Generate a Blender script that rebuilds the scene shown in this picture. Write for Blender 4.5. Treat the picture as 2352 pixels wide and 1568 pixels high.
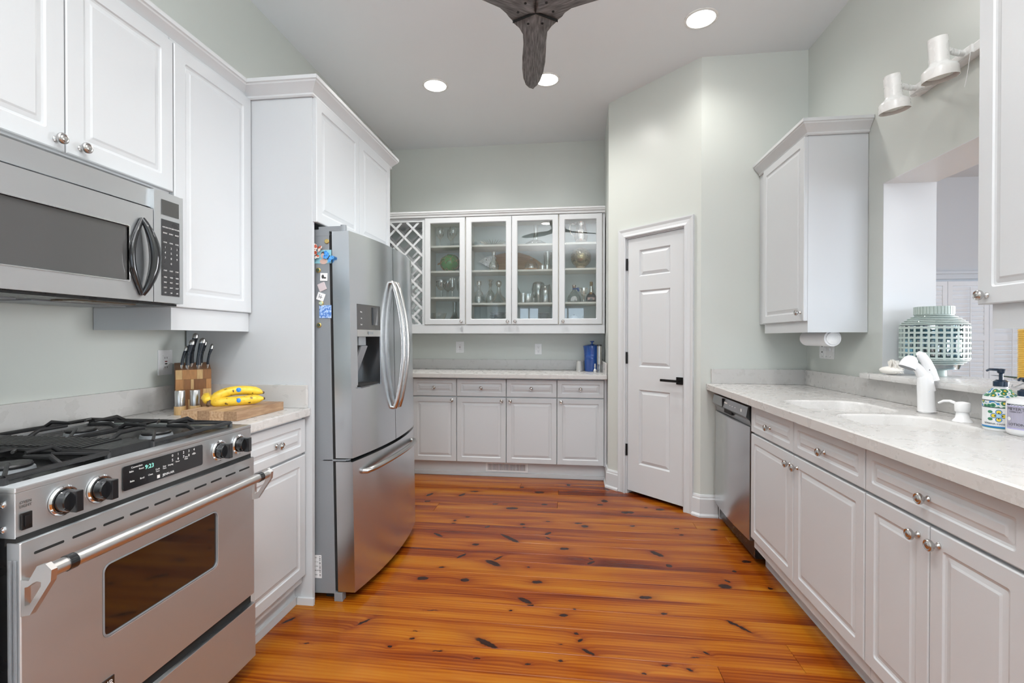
import bpy, bmesh, math, random
from mathutils import Vector, Matrix
C = bpy.context.scene.collection
for o in list(bpy.data.objects): bpy.data.objects.remove(o)
PI = math.pi
R = math.radians
# ------------------------------------------------------------------ camera
cam = bpy.data.cameras.new('camera'); cob = bpy.data.objects.new('camera', cam); C.objects.link(cob)
cam.sensor_width = 36; cam.lens = 1099.27 / 2352 * 36; cam.clip_start = .05
_y, _p, _r = R(6.929), R(.3753), R(.0592)
_f = Vector((-math.sin(_y)*math.cos(_p), math.cos(_y)*math.cos(_p), -math.sin(_p)))
_rt = Vector((math.cos(_y), math.sin(_y), 0)); _up = _rt.cross(_f)
_r2 = _rt*math.cos(_r)+_up*math.sin(_r); _u2 = _up*math.cos(_r)-_rt*math.sin(_r)
_m = Matrix((( _r2.x,_u2.x,-_f.x,0),(_r2.y,_u2.y,-_f.y,0),(_r2.z,_u2.z,-_f.z,1.22),(0,0,0,1)))
cob.matrix_world = _m
bpy.context.scene.camera = cob
# ------------------------------------------------------------------ world, light, exposure
S = bpy.context.scene
S.view_settings.view_transform = 'Standard'; S.view_settings.look = 'None'
S.view_settings.gamma = 1; S.view_settings.use_curve_mapping = False
S.view_settings.exposure = 0.48
w = bpy.data.worlds.new('sky'); S.world = w; w.use_nodes = True
wn = w.node_tree.nodes; wl = w.node_tree.links
wn['Background'].inputs[0].default_value = (.62, .78, 1, 1); wn['Background'].inputs[1].default_value = 2.2
CEIL = 3.14
def area(name, loc, rot, sx, sy, power, col):
    l = bpy.data.lights.new(name, 'AREA'); l.shape = 'RECTANGLE'; l.size = sx; l.size_y = sy
    l.energy = power; l.color = col
    o = bpy.data.objects.new(name, l); C.objects.link(o); o.location = loc; o.rotation_euler = rot
    return o
# daylight entering by the big glazed openings behind the camera, plus added fill lamps
area('window_daylight', (-.1, -3.32, 1.3), (R(90), 0, R(0)), 3.3, 2.2, 28, (.95, .98, 1))
area('window_daylight', (4.4, -3.1, 1.5), (R(90), 0, R(0)), 4.0, 2.4, 45, (1, .995, .98))  # added lamp that brightens the adjoining room, no known window there
area('bounce_flash', (.05, -.7, 2.35), (R(180), 0, 0), 2.0, 2.6, 108, (.98, 1, 1))  # added uplight, brightens the room by way of the ceiling
area('window_daylight', (7.3, 1.8, 1.6), (0, R(90), 0), 2.2, 4.4, 88, (1, 1, 1)).data.spread = R(75)  # added lamp beyond the invented east window, lifts the left side
CANS = [(-1.02, 3.55), (-.175, 3.565), (.776, 3.0), (.776, 1.0), (-.40, .75), (-.175, -1.0), (.9, -1.4)]
CANW = 38
for x, y in CANS:
    l = bpy.data.lights.new('downlight', 'SPOT'); l.energy = CANW*((1.8 if x < -.5 else .9) if y > 3.2 else .45 if y > 2.5 else 1); l.spot_size = R(150); l.spot_blend = .9
    l.shadow_soft_size = .05; l.color = (1, .97, .93)
    o = bpy.data.objects.new('downlight', l); C.objects.link(o); o.location = (x, y, CEIL-.03)
# ------------------------------------------------------------------ materials
MATS = {}
def mat(name, col, rough=.5, metal=0, spec=.5, bump=0, bscale=200, cvar=0, cscale=20, coat=0, emit=None, estr=0, stretch=None, rvar=.06):
    if name in MATS: return MATS[name]
    m = bpy.data.materials.new(name); m.use_nodes = True; MATS[name] = m
    n = m.node_tree.nodes; l = m.node_tree.links; b = n['Principled BSDF']
    b.inputs['Base Color'].default_value = (*col, 1); b.inputs['Roughness'].default_value = rough
    b.inputs['Metallic'].default_value = metal; b.inputs['Specular IOR Level'].default_value = spec
    b.inputs['Coat Weight'].default_value = coat; b.inputs['Coat Roughness'].default_value = .1
    if emit: b.inputs['Emission Color'].default_value = (*emit, 1); b.inputs['Emission Strength'].default_value = estr
    tc = n.new('ShaderNodeTexCoord'); mp = n.new('ShaderNodeMapping'); l.new(tc.outputs['Object'], mp.inputs[0])
    if stretch: mp.inputs['Scale'].default_value = stretch
    nz = n.new('ShaderNodeTexNoise'); nz.inputs['Scale'].default_value = cscale; nz.inputs['Detail'].default_value = 3
    l.new(mp.outputs[0], nz.inputs[0])
    mr = n.new('ShaderNodeMapRange'); l.new(nz.outputs['Fac'], mr.inputs[0])
    mr.inputs['From Min'].default_value = .3; mr.inputs['From Max'].default_value = .7
    mr.inputs['To Min'].default_value = max(rough-rvar, 0); mr.inputs['To Max'].default_value = rough+rvar
    l.new(mr.outputs[0], b.inputs['Roughness'])
    if cvar:
        mx = n.new('ShaderNodeMix'); mx.data_type = 'RGBA'; l.new(nz.outputs['Fac'], mx.inputs['Factor'])
        mx.inputs['A'].default_value = (*[max(c*(1-cvar), 0) for c in col], 1); mx.inputs['B'].default_value = (*[min(c*(1+cvar), 1) for c in col], 1)
        l.new(mx.outputs['Result'], b.inputs['Base Color'])
    if bump:
        nb = n.new('ShaderNodeTexNoise'); nb.inputs['Scale'].default_value = bscale; nb.inputs['Detail'].default_value = 2
        l.new(mp.outputs[0], nb.inputs[0]); bp = n.new('ShaderNodeBump'); bp.inputs['Strength'].default_value = bump
        bp.inputs['Distance'].default_value = .001; l.new(nb.outputs['Fac'], bp.inputs['Height']); l.new(bp.outputs[0], b.inputs['Normal'])
    return m
def glassmat(name, tint=(.9,.95,.94), opacity=.12, rough=.02, gl=1.0):
    m = bpy.data.materials.new(name); m.use_nodes = True; MATS[name] = m
    n = m.node_tree.nodes; l = m.node_tree.links; n.remove(n['Principled BSDF'])
    tr = n.new('ShaderNodeBsdfTransparent'); tr.inputs[0].default_value = (*tint, 1)
    gs = n.new('ShaderNodeBsdfGlossy'); gs.inputs['Roughness'].default_value = rough; gs.inputs[0].default_value = (gl, gl, gl, 1)
    lw = n.new('ShaderNodeLayerWeight'); lw.inputs[0].default_value = .25
    nz = n.new('ShaderNodeTexNoise'); nz.inputs['Scale'].default_value = 30
    mr = n.new('ShaderNodeMapRange'); l.new(lw.outputs['Fresnel'], mr.inputs[0])
    mr.inputs['To Min'].default_value = opacity; mr.inputs['To Max'].default_value = .85
    ad = n.new('ShaderNodeMath'); ad.operation = 'MULTIPLY_ADD'; ad.inputs[1].default_value = .02; l.new(nz.outputs['Fac'], ad.inputs[0]); l.new(mr.outputs[0], ad.inputs[2])
    mx = n.new('ShaderNodeMixShader'); l.new(ad.outputs[0], mx.inputs[0]); l.new(tr.outputs[0], mx.inputs[1]); l.new(gs.outputs[0], mx.inputs[2])
    l.new(mx.outputs[0], n['Material Output'].inputs[0]); return m
CAB = mat('white cabinet film', (.585, .605, .625), .34, cvar=.006, rvar=.02, cscale=4)
TRIM = mat('white gloss paint', (.62, .635, .65), .3, cvar=.006, rvar=.02, cscale=4)
WALL = mat('sage wall paint', (.59, .618, .585), .34, cvar=.01, cscale=3, rvar=.02)
WWALL = mat('white wall paint', (.74, .74, .75), .5, cvar=.01, cscale=3, rvar=.02)
GWALL = mat('pale grey wall paint', (.62, .62, .625), .5, cvar=.01, cscale=3)
CEILM = mat('white ceiling paint', (.76, .785, .81), .55, cvar=.01, cscale=3, rvar=.02)
SHELF = mat('cream cabinet interior', (.84, .81, .74), .45, cvar=.02)
BACKP = mat('pale blue grey cabinet back', (.72, .79, .79), .5, cvar=.02)
BLACK = mat('black enamel', (.006, .006, .0065), .30, cvar=.1)
IRON = mat('black cast iron', (.013, .013, .014), .40, bump=.4, bscale=500, cvar=.2, cscale=80)
GLOSSBLK = mat('glossy black plastic', (.012, .013, .015), .12, cvar=.1, coat=.5)
DGLASS = mat('dark tinted glass', (.05, .05, .05), .06, spec=.9, cvar=.1, rvar=.02)
OVGLASS = mat('brown oven glass', (.02, .012, .008), .05, spec=1, cvar=.1, rvar=.02)
NICKEL = mat('brushed nickel', (.52, .51, .50), .26, 1, rvar=.01)
CHROME = mat('polished chrome', (.75, .75, .76), .08, 1, rvar=.02)
STEELB = mat('pale brushed steel', (.66, .65, .64), .32, 1, rvar=.01)
GREYM = mat('grey painted metal', (.27, .29, .31), .4, .2, bump=.3, bscale=900, cvar=.05, cscale=200)
DARKGAP = mat('dark seal', (.01, .01, .01), .8)  # seals and black parts; elsewhere stands in for shade in gaps and slots
SHUT = mat('white shutter paint', (.84, .84, .84), .45, cvar=.005)
WPLAST = mat('white plastic', (.82, .82, .83), .25, cvar=.01)
PORC = mat('white glazed enamel', (.86, .86, .87), .12, cvar=.01, rvar=.03)
PRINT = mat('white print', (.75, .75, .75), .5)
DPRINT = mat('dark print', (.06, .06, .06), .5)
FIXT = mat('white lamp enamel', (.78, .78, .77), .28, cvar=.01)
LENS = mat('lit lamp lens', (1, 1, 1), .4, emit=(1, .97, .92), estr=14)
LED = mat('green lit digits', (.3, .9, .7), .4, emit=(.25, .9, .65), estr=.35)
BLUE = mat('blue glazed stoneware', (.012, .07, .30), .12, cvar=.35, cscale=12, coat=.6)
CREAMC = mat('yellow beeswax', (.85, .56, .12), .4, cvar=.1)
LEAFM = mat('dark green leaf', (.012, .07, .03), .3, cvar=.4, cscale=30)
JUTE = mat('tan jute rope', (.36, .22, .10), .8, bump=.8, bscale=400, cvar=.3)
LANT = mat('sage painted bamboo', (.42, .50, .47), .5, cvar=.15, cscale=40)
CORAL = mat('white coral', (.82, .80, .76), .7, bump=1, bscale=120)
BROWN = mat('brown banana tip', (.10, .06, .03), .7, cvar=.4, cscale=60)
STICK = mat('blue fruit sticker', (.02, .20, .62), .3)
PINKW = mat('pinkish ceramic', (.60, .45, .42), .35, cvar=.05)
PLATE = mat('white china plate', (.62, .66, .70), .15, cvar=.02)
DBROWN = mat('dark bottle glass', (.02, .018, .03), .1, cvar=.2)
PAPER = mat('white paper', (.82, .82, .84), .9, bump=.2)
GLASS = glassmat('clear cabinet pane', (.97, .99, .99), .022, .01)
GLW = glassmat('clear glassware', (.94, .96, .95), .16, .08)
GLG = mat('green float glass', (.05, .22, .03), .08, cvar=.3, cscale=15, coat=.5)
MERC = None
def ramp_mat(name, stops, rough=.4, metal=0, tex='noise', scale=20, stretch=(1,1,1), detail=4, bump=0, distortion=0, coat=0):
    m = mat(name, stops[0][1], rough, metal, coat=coat); n = m.node_tree.nodes; l = m.node_tree.links; b = n['Principled BSDF']
    tc = n.new('ShaderNodeTexCoord'); mp = n.new('ShaderNodeMapping'); l.new(tc.outputs['Object'], mp.inputs[0]); mp.inputs['Scale'].default_value = stretch
    if tex == 'noise':
        t = n.new('ShaderNodeTexNoise'); t.inputs['Detail'].default_value = detail; t.inputs['Distortion'].default_value = distortion; out = t.outputs['Fac']
    elif tex == 'voronoi':
        t = n.new('ShaderNodeTexVoronoi'); out = t.outputs['Distance']
    elif tex == 'cells':
        t = n.new('ShaderNodeTexVoronoi'); sp = n.new('ShaderNodeSeparateColor'); l.new(t.outputs['Color'], sp.inputs[0]); out = sp.outputs[0]
    t.inputs['Scale'].default_value = scale; l.new(mp.outputs[0], t.inputs[0])
    cr = n.new('ShaderNodeValToRGB'); e = cr.color_ramp.elements
    while len(e) < len(stops): e.new(.5)
    for k, (p, c) in enumerate(stops): e[k].position = p; e[k].color = (*c, 1)
    l.new(out, cr.inputs[0]); l.new(cr.outputs[0], b.inputs['Base Color'])
    if bump:
        bp = n.new('ShaderNodeBump'); bp.inputs['Strength'].default_value = bump; bp.inputs['Distance'].default_value = .002
        l.new(out, bp.inputs['Height']); l.new(bp.outputs[0], b.inputs['Normal'])
    return m
QUARTZ = ramp_mat('speckled white quartz', [(0, (.53,.52,.505)), (.012, (.535,.525,.51)), (.02, (.56,.55,.535)), (1, (.565,.555,.545))], .3, tex='cells', scale=300)
SINKM = ramp_mat('speckled white sink', [(0, (.59,.58,.57)), (.012, (.61,.60,.59)), (.02, (.64,.63,.62)), (1, (.66,.65,.64))], .3, tex='cells', scale=300)
FANW = ramp_mat('weathered grey wood', [(.3, (.06,.06,.063)), (.5, (.15,.15,.155)), (.7, (.25,.25,.255))], .6, scale=6, stretch=(26, 2.2, 26), detail=6)
BLOCKS = [ramp_mat('wood %d' % k, [(.3, tuple(c*.7 for c in col)), (.7, col)], .45, scale=10, stretch=(22, 22, 2), detail=4)
          for k, col in enumerate([(.30,.13,.045), (.46,.22,.08), (.62,.40,.18), (.24,.10,.035)])]
BOARDW = ramp_mat('pale cutting board wood', [(.3, (.36,.20,.10)), (.5, (.52,.33,.19)), (.7, (.60,.42,.27))], .5, scale=6, stretch=(20, 2, 20), detail=5)
BOWLW = ramp_mat('light bowl wood', [(.3, (.45,.24,.12)), (.7, (.62,.38,.22))], .5, scale=8, stretch=(3, 3, 12))
PLYW = ramp_mat('fish board wood', [(.3, (.30,.17,.09)), (.7, (.45,.28,.16))], .45, scale=5, stretch=(1.5, 12, 14))
FISHM = ramp_mat('pewter fish scales', [(.0, (.08,.08,.09)), (.35, (.5,.5,.5)), (1, (.75,.75,.75))], .3, .9, 'voronoi', 180, bump=.8)
BANANA = ramp_mat('ripe banana skin', [(.0, (.09,.05,.02)), (.28, (.12,.07,.02)), (.33, (.74,.47,.035)), (.7, (.82,.57,.05))], .42, scale=75, detail=1)
MERC = ramp_mat('mottled gold mercury glass', [(.0, (.03,.03,.03)), (.35, (.12,.10,.06)), (.55, (.42,.34,.18)), (1, (.60,.52,.33))], .16, .8, 'noise', 90, detail=3, distortion=2)
SILV = mat('polished silver', (.58,.52,.48), .12, 1, cvar=.06)
MARB = ramp_mat('butterfly orange', [(.4, (.55,.10,.05)), (.5, (.8,.75,.7))], .4, tex='cells', scale=90)
BUTB = ramp_mat('butterfly blue', [(.3, (.01,.02,.04)), (.42, (.02,.25,.75)), (.8, (.25,.62,.9))], .3, scale=110)
BLUEPHOTO = ramp_mat('blue and white photo print', [(.35, (.03,.12,.50)), (.5, (.20,.38,.75)), (.62, (.55,.68,.9))], .3, scale=120)
TALAV = None
def brushed(name, col, rough, rot=.25, aniso=.75):
    m = mat(name, col, rough, 1, rvar=.0); n = m.node_tree.nodes; l = m.node_tree.links; b = n['Principled BSDF']
    tg = n.new('ShaderNodeTangent'); tg.direction_type = 'RADIAL'; tg.axis = 'Z'; l.new(tg.outputs[0], b.inputs['Tangent'])
    b.inputs['Anisotropic'].default_value = aniso; b.inputs['Anisotropic Rotation'].default_value = rot
    return m
STEELH = brushed('brushed stainless steel along', (.63, .655, .675), .46)
STEELF = brushed('satin refrigerator steel', (.64, .67, .695), .23, .25, .8)
STEELD = brushed('dishwasher steel', (.52, .53, .54), .22)
STEELDK = brushed('grey control steel', (.33, .34, .355), .3)
# floor: pine boards with knots, all in world coordinates
KNOTS = [(-1.088, 3.627, 0.0431, 0.0175, 1.19), (-0.836, 3.654, 0.0374, 0.0175, 1.14), (-0.755, 3.746, 0.0312, 0.0135, 0.11), (-0.388, 3.897, 0.0166, 0.017, 0.12), (-0.241, 3.784, 0.0383, 0.0275, 0.12), (-0.012, 4.004, 0.0151, 0.0355, 0.13), (0.293, 3.926, 0.0311, 0.019, -0.99), (0.036, 3.847, 0.059, 0.0115, 0.13), (0.258, 3.644, 0.0247, 0.0335, 0.12), (0.222, 3.559, 0.0217, 0.016, 0.14), (-1.06, 3.476, 0.0221, 0.018, 0.11), (-0.545, 3.479, 0.0217, 0.0115, 0.14), (-0.186, 3.514, 0.0242, 0.018, 0.12), (-0.413, 3.407, 0.0453, 0.026, 0.12), (0.384, 3.424, 0.0272, 0.0255, 0.13), (-0.693, 3.203, 0.0166, 0.01, 0.12), (-0.765, 3.13, 0.0086, 0.014, 0.12), (-0.762, 3.082, 0.0136, 0.008, 0.15), (-0.53, 3.051, 0.0232, 0.012, 1.0), (-0.308, 3.122, 0.0172, 0.0185, 0.15), (-0.293, 3.073, 0.0105, 0.0105, 0.09), (-0.144, 3.191, 0.0161, 0.011, 0.12), (0.055, 3.183, 0.0282, 0.0125, 0.12), (0.097, 3.137, 0.0237, 0.025, -0.83), (-0.813, 2.888, 0.0426, 0.014, -0.63), (-0.361, 2.889, 0.0927, 0.0185, -0.75), (-0.135, 2.993, 0.0285, 0.0145, 0.91), (-0.132, 2.924, 0.0202, 0.0095, -0.73), (-0.555, 2.782, 0.0207, 0.0175, 0.12), (-0.032, 2.787, 0.0267, 0.0185, 0.11), (-0.603, 2.624, 0.0359, 0.0115, 0.96), (-0.393, 2.624, 0.0357, 0.009, 0.92), (-0.414, 2.561, 0.057, 0.025, -0.62), (0.117, 2.676, 0.0184, 0.01, -0.75), (0.115, 2.63, 0.0287, 0.013, 0.82), (-0.678, 2.48, 0.0172, 0.008, 0.15), (-0.218, 2.54, 0.0091, 0.0095, 0.17), (-0.743, 2.355, 0.0303, 0.0235, 0.13), (-0.526, 2.363, 0.0232, 0.02, 0.13), (-0.162, 2.388, 0.0287, 0.018, 0.12), (-0.207, 2.212, 0.0427, 0.017, -0.57), (-0.178, 2.176, 0.0151, 0.0075, 0.13), (-0.261, 2.125, 0.0065, 0.0055, 0.08), (0.024, 2.169, 0.0076, 0.006, 0.13), (0.421, 3.43, 0.0262, 0.0255, 0.13), (0.545, 3.537, 0.0136, 0.0115, 0.11), (0.641, 3.513, 0.0332, 0.021, 0.12), (0.406, 3.181, 0.0166, 0.013, 0.12), (0.68, 3.172, 0.0181, 0.011, 0.11), (0.914, 3.183, 0.0262, 0.0155, 0.11), (0.689, 3.071, 0.0171, 0.0115, 0.12), (0.489, 2.786, 0.0464, 0.024, -0.84), (0.53, 2.646, 0.0166, 0.0215, -0.81), (0.96, 2.748, 0.0267, 0.021, 0.11), (0.857, 2.625, 0.0136, 0.013, 0.15), (0.76, 2.457, 0.0322, 0.0315, 0.12), (0.788, 2.515, 0.0181, 0.009, -0.84), (0.973, 2.466, 0.0115, 0.014, 0.09), (0.355, 2.308, 0.0327, 0.0165, 0.12), (0.415, 2.182, 0.0136, 0.0085, 0.11), (0.71, 2.126, 0.0626, 0.011, -0.81), (-0.611, 2.082, 0.0247, 0.0035, 0.12), (-0.261, 2.123, 0.0081, 0.005, 0.12), (-0.636, 1.875, 0.0111, 0.0065, 0.14), (-0.331, 1.883, 0.0582, 0.0165, -0.52), (-0.512, 1.812, 0.0216, 0.0045, 0.12), (-0.353, 1.789, 0.0146, 0.0065, 0.1), (-0.639, 1.925, 0.0106, 0.0025, 0.14), (-0.027, 2.115, 0.0221, 0.0135, 0.11), (0.027, 1.989, 0.0096, 0.0115, 0.16), (0.044, 1.948, 0.0149, 0.0085, 0.69), (0.073, 1.878, 0.0302, 0.0115, -0.6), (-0.035, 1.913, 0.0061, 0.0035, 0.17), (-0.034, 1.812, 0.01, 0.006, 0.1), (-0.155, 1.781, 0.0116, 0.008, 0.13), (0.269, 1.782, 0.0101, 0.0055, 0.15), (0.415, 2.182, 0.0131, 0.007, 0.11), (0.525, 1.928, 0.015, 0.0075, -0.64), (0.439, 1.823, 0.0129, 0.0085, -0.62), (0.478, 1.896, 0.0192, 0.003, 0.13), (0.357, 1.836, 0.0176, 0.005, 0.11), (-1.047, 1.793, 0.0131, 0.0035, 0.11), (-1.207, 1.932, 0.0311, 0.01, 0.99), (-0.879, 1.96, 0.0346, 0.008, 0.92), (-0.707, 1.816, 0.0106, 0.0085, 0.14)]
def floor_mat(knots):
    m = bpy.data.materials.new('heart pine boards'); m.use_nodes = True
    n = m.node_tree.nodes; l = m.node_tree.links; b = n['Principled BSDF']
    def M(op, a, bb=None, c=None, clamp=False):
        x = n.new('ShaderNodeMath'); x.operation = op; x.use_clamp = clamp
        for i, v in enumerate((a, bb, c)):
            if v is None: continue
            if isinstance(v, (int, float)): x.inputs[i].default_value = v
            else: l.new(v, x.inputs[i])
        return x.outputs[0]
    g = n.new('ShaderNodeNewGeometry'); oi = n.new('ShaderNodeObjectInfo')
    wz = n.new('ShaderNodeTexNoise'); wz.inputs['Scale'].default_value = 55; wz.inputs['Detail'].default_value = 2; l.new(g.outputs['Position'], wz.inputs[0])
    off = n.new('ShaderNodeVectorMath'); off.operation = 'MULTIPLY_ADD'; l.new(wz.outputs['Color'], off.inputs[0])
    off.inputs[1].default_value = (.016, .016, 0); 
    sb = n.new('ShaderNodeVectorMath'); sb.operation = 'SUBTRACT'; l.new(g.outputs['Position'], sb.inputs[0]); sb.inputs[1].default_value = (.008, .008, 0)
    l.new(sb.outputs[0], off.inputs[2])
    acc = None
    for x, y, a, bb, th in (knots or [(0, 99, .1, .1, 0)]):
        mp = n.new('ShaderNodeMapping'); mp.vector_type = 'TEXTURE'; l.new(off.outputs[0], mp.inputs[0])
        mp.inputs['Location'].default_value = (x, y, 0); mp.inputs['Rotation'].default_value = (0, 0, th); mp.inputs['Scale'].default_value = (a, bb*.85, 1e3)
        ln = n.new('ShaderNodeVectorMath'); ln.operation = 'LENGTH'; l.new(mp.outputs[0], ln.inputs[0])
        acc = ln.outputs['Value'] if acc is None else M('MINIMUM', acc, ln.outputs['Value'])
    core = n.new('ShaderNodeMapRange'); core.interpolation_type = 'SMOOTHSTEP'; l.new(acc, core.inputs[0])
    core.inputs['From Min'].default_value = .75; core.inputs['From Max'].default_value = 1.15; core.inputs['To Min'].default_value = 1; core.inputs['To Max'].default_value = 0
    infl = M('DIVIDE', 1.0, M('MULTIPLY_ADD', M('MULTIPLY', acc, acc), .30, 1.0))      # bends the grain round a knot
    halo = M('DIVIDE', 1.0, M('MULTIPLY_ADD', M('POWER', acc, 3.0), .12, 1.0))
    sp = n.new('ShaderNodeSeparateXYZ'); l.new(g.outputs['Position'], sp.inputs[0])
    cb = n.new('ShaderNodeCombineXYZ')
    l.new(M('MULTIPLY_ADD', oi.outputs['Random'], 37.0, M('MULTIPLY', sp.outputs[0], .55)), cb.inputs[0])
    l.new(M('MULTIPLY_ADD', infl, .02, M('MULTIPLY_ADD', oi.outputs['Random'], 11.0, sp.outputs[1])), cb.inputs[1])
    def noise(sc, det, stretch, dist=0):
        mp = n.new('ShaderNodeMapping'); mp.inputs['Scale'].default_value = stretch; l.new(cb.outputs[0], mp.inputs[0])
        t = n.new('ShaderNodeTexNoise'); t.inputs['Scale'].default_value = sc; t.inputs['Detail'].default_value = det; t.inputs['Distortion'].default_value = dist
        l.new(mp.outputs[0], t.inputs[0]); return t.outputs['Fac']
    broad = noise(1, 2, (1.6, 11, 1), .4)
    fine = noise(1, 5, (3.5, 75, 1), .3)
    hair = noise(1, 3, (7, 300, 1))
    wv = n.new('ShaderNodeTexWave'); wv.bands_direction = 'Y'; wv.inputs['Scale'].default_value = 9; wv.inputs['Distortion'].default_value = 5; wv.inputs['Detail'].default_value = 2
    wv.inputs['Detail Scale'].default_value = .7
    mp2 = n.new('ShaderNodeMapping'); mp2.inputs['Scale'].default_value = (.6, 2.0, 1); l.new(cb.outputs[0], mp2.inputs[0]); l.new(mp2.outputs[0], wv.inputs[0])
    v = M('MULTIPLY_ADD', broad, .74, M('MULTIPLY_ADD', fine, .30, M('MULTIPLY_ADD', wv.outputs['Fac'], .07, M('MULTIPLY', hair, .06))))
    oc = n.new('ShaderNodeSeparateColor'); l.new(oi.outputs['Color'], oc.inputs[0])
    v = M('ADD', v, M('SUBTRACT', oc.outputs[0], .5))
    cr = n.new('ShaderNodeValToRGB'); e = cr.color_ramp.elements
    st = [(.34, (.080, .011, .003)), (.45, (.16, .027, .003)), (.54, (.25, .056, .004)), (.66, (.345, .106, .006)), (.85, (.43, .18, .014))]
    while len(e) < len(st): e.new(.5)
    for k, (p, c) in enumerate(st): e[k].position = p; e[k].color = (*c, 1)
    l.new(v, cr.inputs[0])
    m1 = n.new('ShaderNodeMix'); m1.data_type = 'RGBA'; l.new(M('MULTIPLY', halo, .7), m1.inputs['Factor']); l.new(cr.outputs[0], m1.inputs['A']); m1.inputs['B'].default_value = (.17, .028, .006, 1)
    m2 = n.new('ShaderNodeMix'); m2.data_type = 'RGBA'; l.new(core.outputs[0], m2.inputs['Factor']); l.new(m1.outputs['Result'], m2.inputs['A']); m2.inputs['B'].default_value = (.026, .009, .006, 1)
    l.new(m2.outputs['Result'], b.inputs['Base Color'])
    b.inputs['Specular IOR Level'].default_value = .25
    l.new(M('MULTIPLY_ADD', hair, .12, .15), b.inputs['Roughness'])
    bp = n.new('ShaderNodeBump'); bp.inputs['Strength'].default_value = .12; bp.inputs['Distance'].default_value = .001
    l.new(M('MULTIPLY_ADD', core.outputs[0], -.8, fine), bp.inputs['Height']); l.new(bp.outputs[0], b.inputs['Normal'])
    return m
PINE = floor_mat([])
def pine_for(x0, x1, y0, y1):
    ks = [k for k in KNOTS if x0-.15 < k[0] < x1+.15 and y0-max(k[2:4])-.03 < k[1] < y1+max(k[2:4])+.03 and y0-.012 < k[1] < y1+.012]
    return floor_mat(ks) if ks else PINE
# ------------------------------------------------------------------ mesh helpers
class MB:
    def __init__(s): s.b = bmesh.new()
    def faces(s, vs, fs, mi=0):
        v = [s.b.verts.new(p) for p in vs]
        for f in fs:
            try: x = s.b.faces.new([v[i] for i in f]); x.material_index = mi
            except ValueError: pass
        return s
    def box(s, x0, x1, y0, y1, z0, z1, bev=0, M=None):
        P = [(x, y, z) for x in (x0, x1) for y in (y0, y1) for z in (z0, z1)]
        if bev:
            t = bmesh.new(); v = [t.verts.new(p) for p in P]
            for f in ((0,1,3,2),(4,6,7,5),(0,4,5,1),(2,3,7,6),(0,2,6,4),(1,5,7,3)): t.faces.new([v[i] for i in f])
            bmesh.ops.bevel(t, geom=list(t.edges), offset=bev, segments=2, affect='EDGES', profile=.7)
            vs = [x.co.copy() for x in t.verts]
            if M: vs = [M @ p for p in vs]
            s.faces(vs, [[q.index for q in f.verts] for f in (t.verts.index_update() or t.faces)]); t.free(); return s
        if M: P = [M @ Vector(p) for p in P]
        return s.faces(P, ((0,1,3,2),(4,6,7,5),(0,4,5,1),(2,3,7,6),(0,2,6,4),(1,5,7,3)))
    def rings(s, rings, caps=(True, True), closed=False):
        k = len(rings[0]); vs = [p for r in rings for p in r]; fs = []
        for i in range(len(rings)-(0 if closed else 1)):
            j = (i+1) % len(rings)
            for q in range(k): fs.append((i*k+q, i*k+(q+1) % k, j*k+(q+1) % k, j*k+q))
        if not closed:
            if caps[0]: fs.append(tuple(range(k-1, -1, -1)))
            if caps[1]: fs.append(tuple((len(rings)-1)*k+q for q in range(k)))
        return s.faces(vs, fs)
    def lathe(s, prof, M=None, n=24, caps=(True, True)):
        M = M or Matrix()
        rg = [[M @ Vector((r*math.cos(2*PI*k/n), r*math.sin(2*PI*k/n), z)) for k in range(n)] for r, z in prof]
        return s.rings(rg, caps)
    def tube(s, pts, r, n=10, closed=False, flat=None):
        pts = [Vector(p) for p in pts]; N = len(pts); rg = []
        up = Vector((0, 0, 1)); prev = None
        for i, p in enumerate(pts):
            a = pts[(i-1) % N] if (i or closed) else p; bq = pts[(i+1) % N] if (i < N-1 or closed) else p
            t = (bq-a).normalized()
            if prev is None:
                u = up if abs(t.dot(up)) < .95 else Vector((1, 0, 0))
                nn = (u - t*u.dot(t)).normalized()
            else: nn = (prev - t*prev.dot(t)).normalized()
            prev = nn; bn = t.cross(nn); rr = r[i] if isinstance(r, (list, tuple)) else r
            fx = flat or 1
            rg.append([p + nn*rr*math.cos(2*PI*k/n) + bn*rr*fx*math.sin(2*PI*k/n) for k in range(n)])
        return s.rings(rg, closed=closed)
    def prism(s, poly, z0, z1, M=None):
        M = M or Matrix(); a = [M @ Vector((x, y, z0)) for x, y in poly]; c = [M @ Vector((x, y, z1)) for x, y in poly]
        return s.rings([a, c])
    def sphere(s, c, r, n=20, m=12, sc=(1,1,1)):
        c = Vector(c)
        rg = [[c + Vector((r*sc[0]*math.sin(PI*i/m)*math.cos(2*PI*k/n), r*sc[1]*math.sin(PI*i/m)*math.sin(2*PI*k/n), -r*sc[2]*math.cos(PI*i/m))) for k in range(n)] for i in range(1, m)]
        return s.rings(rg)
    def mesh(s, name, smooth=False):
        bmesh.ops.recalc_face_normals(s.b, faces=s.b.faces)
        me = bpy.data.meshes.new(name); s.b.to_mesh(me); s.b.free()
        if smooth:
            for p in me.polygons: p.use_smooth = True
            me.set_sharp_from_angle(angle=R(smooth if smooth is not True else 40))
        return me
def obj(name, mb, m, parent=None, smooth=False, loc=None, rot=None, label=None):
    me = mb if isinstance(mb, bpy.types.Mesh) else mb.mesh(name, smooth)
    o = bpy.data.objects.new(name, me); C.objects.link(o)
    if m and not me.materials: me.materials.append(m)
    if parent: o.parent = parent
    if loc: o.location = loc
    if rot: o.rotation_euler = rot
    if label: o['label'] = label
    return o
def tag(o, label, cat, group=None):
    o['label'] = label; o['category'] = cat
    if group: o['group'] = group
    return o
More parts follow.
